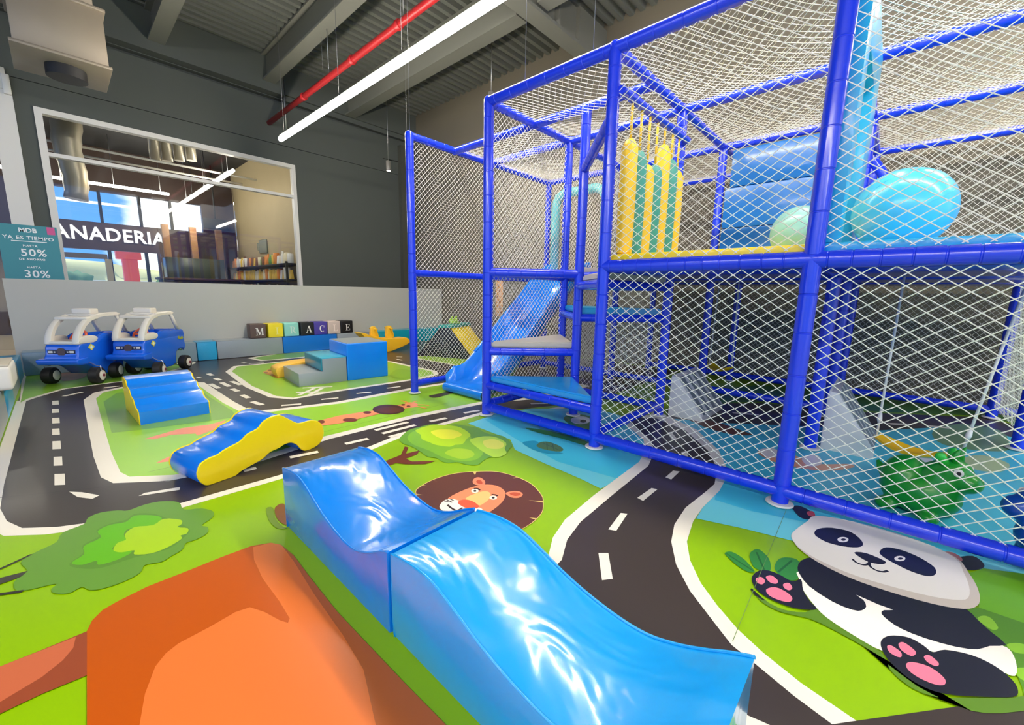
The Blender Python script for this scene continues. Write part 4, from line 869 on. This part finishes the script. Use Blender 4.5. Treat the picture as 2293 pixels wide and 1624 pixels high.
# ------------------------------------------------------------------ grey/blue stair blocks
t = thing('foam_stair', 'grey two step foam stair with turquoise tread beside the blue cube', 'soft block', (1.735, 4.835, 0), R(-5.6))
obj('body', extrude([(0, 0), (.54, 0), (.54, .296), (.262, .296), (.262, .15), (0, .15)], 0, .66, .008, 2, 30), VINYL_GREY, t)
box('tread', .258, .545, .006, .654, .294, .306, mat('vinyl_turquoise', (60, 180, 205), .3, bump=.05, coat=.3), t, .005); box('riser', .250, .262, .006, .654, .155, .300, mat('vinyl_teal_dark', (30, 140, 160), .3, coat=.3), t, .004)
t = thing('foam_cube', 'tall blue foam cube at the top of the grey stair', 'soft block', (1.735+.55*math.cos(R(5.6)), 4.835-.55*math.sin(R(5.6)), 0), R(-5.6))
box('body', 0, .52, 0, .62, 0, .455, mat('vinyl_cube_blue', (0, 142, 255), .28, bump=.08, bscale=6, coat=.4), t, .012, 3); box('top_cover', .012, .508, .012, .608, .452, .461, VINYL_GREY, t, .004)
t = thing('foam_arc', 'yellow curved foam slab lying behind the grey stair', 'soft block', (1.74, 5.52, 0), R(-6))
obj('body', extrude(smooth_open([(0, 0), (-.02, .09), (.03, .13), (.22, .165), (.42, .17), (.5, .16)], 4)+[(.5, 0)], 0, .3, .01, 2, 40), mat('vinyl_amber', (245, 190, 60), .4), t)
# ------------------------------------------------------------------ padded benches
def pad(name, x0, x1, y0, y1, mt, label, z1=.285):
    t = thing(name, label, 'wall pad', (x0, y0, 0), 0, 'padded benches around the mat')
    box('cushion', .004, x1-x0-.004, 0, y1-y0, .004, z1, mt, t, .012, 2)
    tube('piping', [(.012, .004, z1-.006), (x1-x0-.012, .004, z1-.006)], .005, mt, t, n=6)
PG = mat('pad_grey', (150, 160, 166), .35, var=.05, bump=.06, coat=.2); PGB = mat('pad_grey_blue', (132, 156, 172), .35, bump=.06, coat=.2)
PB = mat('pad_blue', (10, 118, 218), .3, bump=.08, coat=.4); PC_ = mat('pad_cyan', (40, 168, 220), .3, bump=.12, coat=.4); PT = mat('pad_teal', (0, 160, 185), .3, bump=.06, coat=.3)
for x0, x1, m_, l_ in ((-.38, .45, PGB, 'grey-blue bench pad in the corner behind the left toy car'), (.45, 1.31, PGB, 'grey-blue bench pad behind the right toy car'), (1.31, 1.56, PC_, 'small cyan bench pad just right of the toy cars'), (1.56, 2.50, PG, 'grey bench pad under the first letter cubes'), (2.50, 3.44, PB, 'blue bench pad under the middle letter cubes'), (3.44, 4.27, PG, 'grey bench pad behind the blue foam cube'), (4.27, 6.08, PT, 'teal bench pad behind the yellow rocker')):
    pad('bench_pad', x0, x1, 7.56, 7.855, m_, l_)
for y0, y1, m_, l_ in ((6.85, 7.55, PC_, 'blue side pad at the left corner of the mat'), (5.95, 6.85, PG, 'grey side pad on the left edge next to the corner'), (5.2, 5.95, PC_, 'cyan side pad under the white box on the left edge'), (4.2, 5.2, PG, 'grey side pad on the left edge nearest the white box'), (3.2, 4.2, PB, 'blue side pad on the left edge closest to the viewer')):
    pad('side_pad', -.67, -.38, y0, y1, m_, l_, .27)
t = thing('white_box', 'white rounded plastic box sitting on the left side pads', 'box', (-.5, 5.0, .274)); box('shell', -.2, .185, 0, .5, 0, .19, WHITE, t, .03, 3); box('lid', -.19, .178, .01, .49, .188, .205, BEIGE, t, .008)
for z_ in (.06, .13): box('groove', -.1, .10, -.004, .002, z_, z_+.008, mat('groove_grey', (160, 160, 156), .5), t)
# ------------------------------------------------------------------ letter cubes
def letter(ch):
    """serif capitals drawn from bars on a unit square"""
    T, t_ = .20, .09
    def bar(x0, y0, x1, y1, wd):
        a_ = Vector((x0, y0)); b_ = Vector((x1, y1)); d = (b_-a_).normalized(); n_ = Vector((-d.y, d.x))*wd/2
        return [tuple(a_+n_), tuple(b_+n_), tuple(b_-n_), tuple(a_-n_)]
    def serif(x, y, wd=.34): return [(x-wd/2, y-.035), (x+wd/2, y-.035), (x+wd/2, y+.035), (x-wd/2, y+.035)]
    q = []
    if ch == 'M': q = [bar(.12, 0, .12, 1, t_), bar(.88, 0, .88, 1, T), bar(.14, 1, .5, .1, T), bar(.5, .1, .86, 1, t_), serif(.10, .03, .3), serif(.88, .03, .36), serif(.06, .97, .24), serif(.93, .97, .28)]
    if ch == 'I': q = [bar(.5, 0, .5, 1, T), serif(.5, .03, .5), serif(.5, .97, .5)]
    if ch == 'L': q = [bar(.28, 0, .28, 1, T), serif(.28, .97, .48), [(.06, 0), (.85, 0), (.85, .07), (.06, .07)], [(.77, 0), (.85, 0), (.85, .3), (.80, .3)]]
    if ch == 'E': q = [bar(.26, 0, .26, 1, T), [(.05, 0), (.85, 0), (.85, .07), (.05, .07)], [(.05, .93), (.80, .93), (.80, 1), (.05, 1)], [(.3, .47), (.62, .47), (.62, .54), (.3, .54)], [(.77, 0), (.85, 0), (.85, .28), (.80, .28)], [(.73, .74), (.80, .74), (.80, 1), (.72, 1)], [(.58, .36), (.64, .36), (.64, .65), (.58, .65)]]
    if ch == 'A': q = [bar(.14, 0, .5, 1, t_), bar(.5, 1, .84, 0, T), [(.26, .32), (.7, .32), (.7, .39), (.26, .39)], serif(.13, .03, .3), serif(.85, .03, .36)]
    if ch == 'R':
        q = [bar(.22, 0, .22, 1, T), serif(.22, .03, .42), serif(.2, .97, .34), bar(.48, .48, .84, 0, T), serif(.88, .03, .26)]
        an = [math.pi/2-math.pi*k/8 for k in range(9)]
        q += [[(.45+.32*math.cos(a_)*1, .74+.26*math.sin(a_)), (.45+.32*math.cos(b_), .74+.26*math.sin(b_)), (.45+.14*math.cos(b_), .74+.19*math.sin(b_)), (.45+.14*math.cos(a_), .74+.19*math.sin(a_))] for a_, b_ in zip(an, an[1:])]
        q += [[(.25, .93), (.46, .93), (.46, 1), (.25, 1)], [(.25, .48), (.46, .48), (.46, .55), (.25, .55)]]
    if ch == 'C':
        an = [math.radians(50+260*k/16) for k in range(17)]
        q = [[(.54+.44*math.cos(a_), .5+.5*math.sin(a_)), (.54+.44*math.cos(b_), .5+.5*math.sin(b_)), (.58+.28*math.cos(b_), .5+.43*math.sin(b_)), (.58+.28*math.cos(a_), .5+.43*math.sin(a_))] for a_, b_ in zip(an, an[1:])]
        q += [[(.80, .66), (.88, .66), (.88, .98), (.82, .98)]]
    vs = []; fs = []
    for p_ in q:
        A_ = sum(p_[k-1][0]*p_[k][1]-p_[k][0]*p_[k-1][1] for k in range(len(p_))); p_ = p_ if A_ > 0 else p_[::-1]
        i0 = len(vs); vs += [((x-.5)*.105, -.0015, (y-.5)*.12) for x, y in p_]; fs.append(tuple(range(i0, i0+len(p_))))
    return mesh(vs, fs)
LW = mat('letter_white', (244, 240, 234), .5); LY = mat('letter_pale_yellow', (252, 240, 150), .5); LM = mat('letter_pale_mint', (216, 240, 230), .5); LR = mat('letter_pale_rose', (250, 232, 222), .5)
for k, (ch, rgb, nm, lm) in enumerate((('M', (98, 78, 72), 'brown', LW), ('I', (250, 226, 48), 'yellow', LY), ('R', (150, 220, 205), 'mint green', LM), ('A', (36, 38, 40), 'charcoal', LW), ('C', (78, 66, 160), 'purple', LW), ('L', (214, 196, 184), 'beige', LR), ('E', (16, 16, 18), 'black', LW))):
    xs = (2.04, 2.292, 2.552, 2.806, 3.048, 3.29, 3.536); s = .232
    t = thing('letter_cube', '%s soft cube with the letter %s on the bench' % (nm, ch), 'letter cube', (xs[k]+s/2, 7.585+s/2, .288), R((-4, 2, -2, 3, -3, 2, -1)[k]), 'letter cubes on the bench')
    box('cube', -s/2, s/2, -s/2, s/2, 0, s, mat('cube_'+nm, rgb, .5, bump=.04), t, .014, 3)
    obj('letter', letter(ch), lm, t, (.02, -s/2-.001, s*.47))
# ------------------------------------------------------------------ toy cars
def make_car(label, loc, rz):
    t = thing('toy_car', label, 'toy car', loc, rz, 'toy cars by the low wall')
    low = smooth_open([(.40, .20), (.425, .24), (.40, .30), (.385, .40), (.30, .435), (.05, .43), (-.2, .43), (-.36, .44), (-.395, .40), (-.40, .30), (-.41, .24)], 3)+[(-.37, .19), (-.33, .205), (-.26, .21), (-.20, .19), (-.16, .10), (-.08, .075), (.05, .075), (.15, .10), (.24, .16)]
    obj('body', extrude(low, -.205, .205, .03, 3, 45), CARBLUE, t)
    side = smooth_open([(.17, .40), (.14, .47), (.08, .53), (.0, .545), (-.08, .535), (-.14, .525), (-.22, .53), (-.34, .525), (-.385, .49), (-.395, .40)], 3)
    for y_ in (-.205, .160):
        obj('door', extrude(side, y_, y_+.045, .014, 2, 45), CARBLUE, t)
    box('seat_back', -.38, -.30, -.165, .165, .40, .53, CARBLUE, t, .02)
    obj('bumper', extrude(smooth_open([(.33, .185), (.45, .19), (.475, .215), (.455, .24), (.33, .25)], 3), -.245, .245, .02, 3, 45), CARBLUE, t)
    # white windscreen hoop and roof
    hoop = smooth_open([(.375, .425), (.365, .50), (.33, .60), (.27, .70), (.18, .775), (.06, .815), (-.08, .825), (-.20, .82)], 4)
    for s_ in (-1, 1):
        vs = []; fs = []
        for i, (x, z) in enumerate(hoop):
            wd = .085-.03*i/len(hoop); th = .028; y0 = s_*.205; y1 = s_*(.205-wd)
            a_ = hoop[max(0, i-1)]; b_ = hoop[min(len(hoop)-1, i+1)]; d = Vector((b_[0]-a_[0], 0, b_[1]-a_[1])).normalized(); nn = Vector((d.z, 0, -d.x))
            for yy, h in ((y0, -th), (y0, th*.4), ((y0+y1)/2, th), (y1, th*.4), (y1, -th)): vs.append(Vector((x, yy, z))+nn*h)
        for i in range(len(hoop)-1):
            for k in range(5): fs.append((i*5+k, i*5+(k+1) % 5, (i+1)*5+(k+1) % 5, (i+1)*5+k))
        fs += [tuple(range(5)), tuple(range((len(hoop)-1)*5, len(hoop)*5))]
        bm = bmesh.new(); bm.from_mesh(mesh(vs, fs)); bmesh.ops.recalc_face_normals(bm, faces=bm.faces[:]); obj('windscreen_pillar', bmm(bm, 60), WHITEP, t)
        tube('rear_post', [(-.18, s_*.18, .815), (-.30, s_*.182, .52)], .024, WHITEP, t, n=8)
        obj('cowl_ear', extrude(smooth_closed([(.36, .43), (.37, .50), (.30, .53), (.20, .53), (.14, .49), (.18, .43)], 3), s_*.185-.028, s_*.185+.028, .012, 2, 45), WHITEP, t)
    box('roof', -.23, .12, -.205, .205, .80, .835, WHITEP, t, .016, 3)
    box('roof_front', .08, .24, -.20, .20, .752, .80, WHITEP, t, .018, 3)
    box('cowl', .18, .392, -.205, .205, .415, .465, WHITEP, t, .02, 3)
    box('roof_sign', -.02, .10, -.12, .12, .83, .905, WHITEP, t, .02, 3)
    o = obj('steering_wheel', tubem([(0, .085*math.cos(a_), .085*math.sin(a_)) for a_ in [2*math.pi*k/20 for k in range(21)]], .014, 8), ORANGE, t, (.17, 0, .50), (0, R(-38), 0))
    box('hub', -.012, .012, -.07, .07, -.015, .015, ORANGE, o, .006)
    FZ = mat('grille_navy', (20, 28, 60), .35)
    box('grille', .385, .402, -.165, .165, .295, .345, FZ, t, .008, 2); obj('grille_badge', lathe([(.02, 0), (.05, .002), (.05, .012)], 16, 'x'), mat('badge_brown', (84, 66, 66), .4), t, (.395, 0, .32))
    for s_ in (-1, 1):
        box('headlight', .40, .408, s_*.125-.025, s_*.125+.025, .308, .334, WHITE, t, .004); box('headlight', .40, .408, s_*.078-.009, s_*.078+.009, .311, .329, WHITE, t, .004)
        for px_, pz, sz in ((.24, .36, .03),):
            o = box('sticker', -sz, sz, -.003, .003, -sz, sz, mat('sticker_yellow', (214, 206, 80), .5), t, 0, 1, (px_, s_*.207, pz), (0, R(45), 0)); box('sticker_centre', -sz*.5, sz*.5, -.004, .004, -sz*.5, sz*.5, mat('sticker_white', (226, 236, 230), .5), o)
        obj('flame_decal', extrude(smooth_closed([(-.36, .36), (-.34, .40), (-.30, .385), (-.27, .41), (-.24, .38), (-.28, .35), (-.32, .345)], 2), s_*.206-.003, s_*.206+.003), mat('sticker_green', (150, 160, 60), .5), t)
    wr = lathe([(.020, -.035), (.056, -.035), (.068, -.026), (.070, 0), (.068, .026), (.056, .035), (.020, .035)], 20, 'y'); wr.materials.append(BLACKM)
    hub = lathe([(.010, .030), (.040, .030), (.042, .038), (.030, .042), (.010, .044)], 14, 'y'); hub.materials.append(WHITEP)
    cap = lathe([(.004, .043), (.013, .043), (.012, .048)], 10, 'y'); cap.materials.append(mat('cap_maroon', (130, 40, 60), .4))
    for x, y, st in ((.30, .282, 14), (.30, -.282, 14), (-.26, .262, 0), (-.26, -.262, 0)):
        o = obj('wheel', wr, BLACKM, t, (x, y, .094/.92), (0, 0, R(st))); o.scale = (1.343, 1.343/.82, 1.343/.92)
        for sg in (1, -1):
            h = obj('hub_cap', hub, WHITEP, o, rot=(0, 0, 0 if sg == 1 else math.pi))
        obj('centre_cap', cap, MATS['cap_maroon'], o, rot=(0, 0, 0 if y > 0 else math.pi))
        if x > 0: tube('caster_arm', [(x, y*.72, .27), (x-.01, y*.98, .225), (x, y+.062*(1 if y > 0 else -1), .215), (x, y+.066*(1 if y > 0 else -1), .10)], .006, CHROME, t, n=6)
    keep = ('wheel', 'caster')
    def lift(z): return z+.085*max(0, min(1, (.86-z)/.5))*max(0, min(1, (z-.12)/.09))
    for ch_ in t.children:
        if ch_.name.startswith(keep): continue
        if ch_.location.length > 0: ch_.location.z = lift(ch_.location.z)
        else:
            for v_ in ch_.data.vertices: v_.co.z = lift(v_.co.z)
    t.scale = (1.0, .82, .92)
    tube('axle', [(-.26, -.2, .07), (-.26, .2, .07)], .008, STEEL, t, n=6); tube('axle_bracket', [(-.26, .1, .07), (-.26, .1, .33)], .008, STEEL, t, n=6); tube('axle_bracket', [(-.26, -.1, .07), (-.26, -.1, .33)], .008, STEEL, t, n=6)
    return t
make_car('blue and white ride-on toy car in the corner, left of the two', (.215, 6.90, 0), math.atan2(-.76, -.65))
make_car('blue and white ride-on toy car behind the blue step ramp, right of the two', (.735, 6.90, 0), math.atan2(-.79, -.61))
# ------------------------------------------------------------------ yellow rocker
YR = 6.62
RY = mat('rocker_yellow', (244, 190, 44), .4, coat=.2)
def inplane(l, yy): return [(v.x, v.z) for v in (V(540+a_/5.7325, 700+b_/5.7325, 1, yy) for a_, b_ in l)]
out_ = inplane([(1545, 285), (1580, 278), (1640, 300), (1720, 322), (1840, 345), (1920, 345), (2040, 345), (2130, 338), (2165, 370), (2160, 405), (2100, 440), (2020, 475), (1900, 520), (1800, 500), (1700, 430), (1600, 340)], YR)
x0 = out_[0][0]
zmin = min(z for x, z in out_)
out_ = [(x-x0, z-zmin) for x, z in out_]
t = thing('rocker', 'yellow plastic rocker seat with upright handles beside the teal bench pad', 'rocker', (x0, YR, 0))
obj('body', extrude(smooth_closed(out_, 3), 0, .26, .02, 3, 45), RY, t)
for a_ in (.30, .62):
    hx = a_*out_[8][0]; zz = max(z for x, z in out_)
    bm_ = extrude(smooth_closed([(hx-.05, zz-.12), (hx-.045, zz+.05), (hx-.02, zz+.09), (hx+.03, zz+.09), (hx+.05, zz+.05), (hx+.09, zz-.12)], 3), .09, .17, .012, 2, 45)
    o = obj('handle', bm_, RY, t); tube('grip', [(hx+.005, .0, zz+.05), (hx+.005, .26, zz+.05)], .014, RY, o, n=8)
# ------------------------------------------------------------------ black and yellow climbing prism
t = thing('climbing_prism', 'black and yellow climbing prism with teal top behind the net', 'climber', (4.1, 5.95, 0), math.atan2(-.95, .38))
tri = [(0, 0), (1.05, 0), (.63, .50), (.44, .50)]
obj('end_panel', extrude(tri, 0, .05, .008, 2, 30), mat('vinyl_black', (20, 20, 22), .4), t)
o = obj('body', extrude(tri, .05, .75, .006, 2, 30), VINYL_YEL, t); box('top_pad', .42, .65, .0, .77, .50, .55, VINYL_TEAL, t, .012)
t = thing('plush_frog', 'lime green plush frog sitting on the climbing prism', 'toy', (4.1+.38*.53/1.023+.95*.33/1.023, 5.95-.95*.53/1.023+.38*.33/1.023, .552))
def blob(lst, vox=.012):
    bm = bmesh.new()
    for c_, r_ in lst:
        q = bmesh.ops.create_icosphere(bm, subdivisions=3, radius=1)
        for v in q['verts']: v.co = Vector((v.co.x*r_[0], v.co.y*r_[1], v.co.z*r_[2]))+Vector(c_)
    return bmm(bm, None)
def blobobj(name, lst, mt, parent, vox=.01):
    o = obj(name, blob(lst), mt, parent)
    md = o.modifiers.new('r', 'REMESH'); md.mode = 'VOXEL'; md.voxel_size = vox; md.use_smooth_shade = True
    ms = o.modifiers.new('s', 'SMOOTH'); ms.iterations = 6; ms.factor = .6
    return o
LG = mat('plush_lime', (150, 190, 50), .8, bump=.1)
blobobj('body', [((0, 0, .05), (.09, .07, .055)), ((-.06, -.05, .02), (.05, .03, .02)), ((.06, -.05, .02), (.05, .03, .02)), ((-.045, -.02, .11), (.028, .028, .028)), ((.045, -.02, .11), (.028, .028, .028))], LG, t, .008)
for s_ in (-1, 1): obj('eye', lathe([(.002, 0), (.010, .002), (.011, .006), (.006, .012)], 10, 'y'), BLACKM, t, (s_*.045, -.055, .112))
hc = V(1117, 690, 0, XR-.02)
t = thing('height_chart', 'peach giraffe pattern height chart on the side wall', 'wall chart', (XR-.012, hc.y, 0)); box('board', -.01, .01, -.1, .1, .62, 1.5, mat('chart_peach', (236, 176, 112), .5), t, .004, 1)
for k in range(7): obj('spot', extrude(smooth_closed([(random.uniform(.015, .035)*math.cos(a_), random.uniform(.02, .04)*math.sin(a_)) for a_ in [k2*1.05 for k2 in range(6)]], 2), -.002, .002), mat('chart_brown', (140, 74, 40), .5), t, (-.012, random.uniform(-.07, .07), .7+.11*k), (0, 0, R(90)))

# ------------------------------------------------------------------ things inside the structure
BALL = mat('ball_cyan', (70, 198, 240), .3, bump=.03, coat=.5); BALL2 = mat('ball_pale', (150, 205, 195), .35, coat=.4)
def ball(c_, r, mt, label):
    t = thing('play_ball', label, 'ball', (c_[0], c_[1], 1.368))
    bm = bmesh.new(); bmesh.ops.create_uvsphere(bm, u_segments=40, v_segments=24, radius=r); o = obj('shell', bmm(bm), mt, t, (0, 0, r), (R(60), R(20), 0), smooth=True)
    for k in range(6):
        an = math.pi*k/6; obj('seam', tubem([(r*math.cos(a_)*math.cos(an), r*math.cos(a_)*math.sin(an), r*math.sin(a_)) for a_ in [math.pi*2*q/40 for q in range(41)]], .0012, 4), mt, o)
    obj('valve', lathe([(.008, 0), (.012, .002), (.01, .006)], 10), mt, o, (0, 0, r-.001))
ball((3.19, .015), .219, BALL, 'big glossy cyan ball on the turquoise deck'); ball((3.50, .52), .178, BALL2, 'pale mint ball on the yellow deck behind the tall post')
WST = mat('wedge_stripe', (122, 132, 136), .45)
def wedge(loc, rz, L, W, H, label):
    t = thing('foam_wedge', label, 'soft block', loc, rz, 'striped wedges under the deck')
    # tall back at local x=0, slope falls to x=L; width along y
    prof = smooth_open([(0, 0), (0, H*.93), (.02, H), (.06, H*.985)], 2)+[(L, .05), (L, 0)]
    obj('body', extrude(prof, 0, W, .008, 2, 35), WHITEV, t)
    sl = math.atan2(H*.985-.05, L-.06); ll = math.hypot(H*.985-.05, L-.06)
    for k in range(4):
        y0 = W*(.08+.235*k); box('stripe', 0, ll*.99, y0, y0+W*.125, -.002, .004, WST, t, 0, 1, (.06, 0, H*.985), (0, sl, 0))
wedge((3.72, 1.40, 0), R(-90), .30, .62, .375, 'white and grey striped foam wedge under the yellow deck'); wedge((3.70, .25, 0), R(-90), .30, .62, .44, 'white and grey striped foam wedge by the inner post under the cyan deck')
# swings
ROPE = mat('rope_white', (232, 230, 224), .7); SWY = mat('swing_yellow', (250, 200, 10), .35, coat=.3)
def swing(p, q, ptop, qtop, label):
    p, q, ptop, qtop = map(Vector, (p, q, ptop, qtop)); mid = (p+q)/2
    t = thing('swing', label, 'swing', mid); d = (q-p).normalized(); sd = Vector((-d.y, d.x, 0)).normalized()
    vs = []; fs = []; N = 16
    for i in range(N+1):
        s_ = i/N; c_ = p+(q-p)*s_-mid-Vector((0, 0, .055*math.sin(math.pi*s_)))
        wd = .028+.055*math.sin(math.pi*s_)**.6
        for yy, zz in ((-wd, .012), (-wd*.6, .0), (wd*.6, .0), (wd, .012), (wd, -.002), (wd*.6, -.014), (-wd*.6, -.014), (-wd, -.002)): vs.append(c_+sd*yy+Vector((0, 0, zz)))
    for i in range(N):
        for k in range(8): fs.append((i*8+k, i*8+(k+1) % 8, (i+1)*8+(k+1) % 8, (i+1)*8+k))
    fs += [tuple(range(8)), tuple(range(N*8, N*8+8))]
    bm = bmesh.new(); bm.from_mesh(mesh(vs, fs)); bmesh.ops.recalc_face_normals(bm, faces=bm.faces[:]); obj('seat', bmm(bm, 50), SWY, t)
    for a_, b_ in ((p, ptop), (q, qtop)):
        o = tube('rope', [a_-mid, b_-mid], .007, ROPE, t, n=8); e = (b_-a_).normalized(); tube('knot', [a_-mid+e*.09, a_-mid+e*.11, a_-mid+e*.15], [.009, .014, .009], ROPE, o, n=8)
swing((3.52, -.045, .225), (3.30, -.40, .26), (3.60, -.045, 1.25), (3.42, -.52, 1.25), 'yellow belt swing on white ropes above the green hopper')
c_ = V(1612, 826, 0, 4.9)
swing((4.95, c_.y+.13, c_.z+.04), (4.85, c_.y-.13, c_.z+.04), (4.95, c_.y+.11, 1.25), (4.85, c_.y-.11, 1.25), 'small yellow swing hanging far back beyond the first wedge')
# hopper toys
def hopper(loc, rz, body, lite, label):
    t = thing('hopper_toy', label, 'toy', loc, rz)
    blobobj('body', [((0, 0, .13), (.19, .14, .13)), ((-.07, 0, .18), (.12, .125, .13)), ((.08, 0, .20), (.11, .095, .13)), ((.12, 0, .285), (.09, .08, .075)), ((.19, 0, .25), (.065, .066, .055)), ((.09, .10, .03), (.05, .045, .035)), ((.09, -.10, .03), (.05, .045, .035)), ((-.11, .10, .03), (.055, .045, .035)), ((-.11, -.10, .03), (.055, .045, .035))], body, t, .010)
    for s_ in (-1, 1):
        tube('ear', [(.10, s_*.05, .33), (.085, s_*.085, .37), (.08, s_*.115, .385)], [.022, .026, .006], lite, t, n=10)
        tube('horn', [(.135, s_*.03, .34), (.13, s_*.04, .385), (.145, s_*.04, .42)], [.018, .016, .004], body, t, n=10)
        e = obj('eye', lathe([(.002, 0), (.020, .001), (.021, .006), (.012, .012), (.003, .013)], 14, 'y'), WHITE, t, (.165, s_*.068, .305), (0, 0, R(-25) if s_ > 0 else math.pi+R(25))); obj('pupil', lathe([(.002, .011), (.010, .011), (.009, .0155), (.003, .017)], 12, 'y'), BLACKM, e)
    t.scale = (.86, .86, .95)
    tube('tail', [(-.16, 0, .15), (-.20, 0, .20), (-.22, 0, .23)], [.03, .022, .008], body, t, n=10)
HG = mat('hopper_green', (14, 146, 32), .35, coat=.3); HL = mat('hopper_light', (40, 196, 60), .35, coat=.3); HB = mat('hopper_blue', (14, 74, 170), .35, coat=.3); HBL = mat('hopper_blue_light', (40, 100, 200), .35, coat=.3)
hopper((2.92, -.235, 0), R(-112), HG, HL, 'green rubber horned hopper toy behind the net'); hopper((2.70, -.68, 0), R(100), HB, HBL, 'dark blue rubber hopper toy at the right edge behind the net')
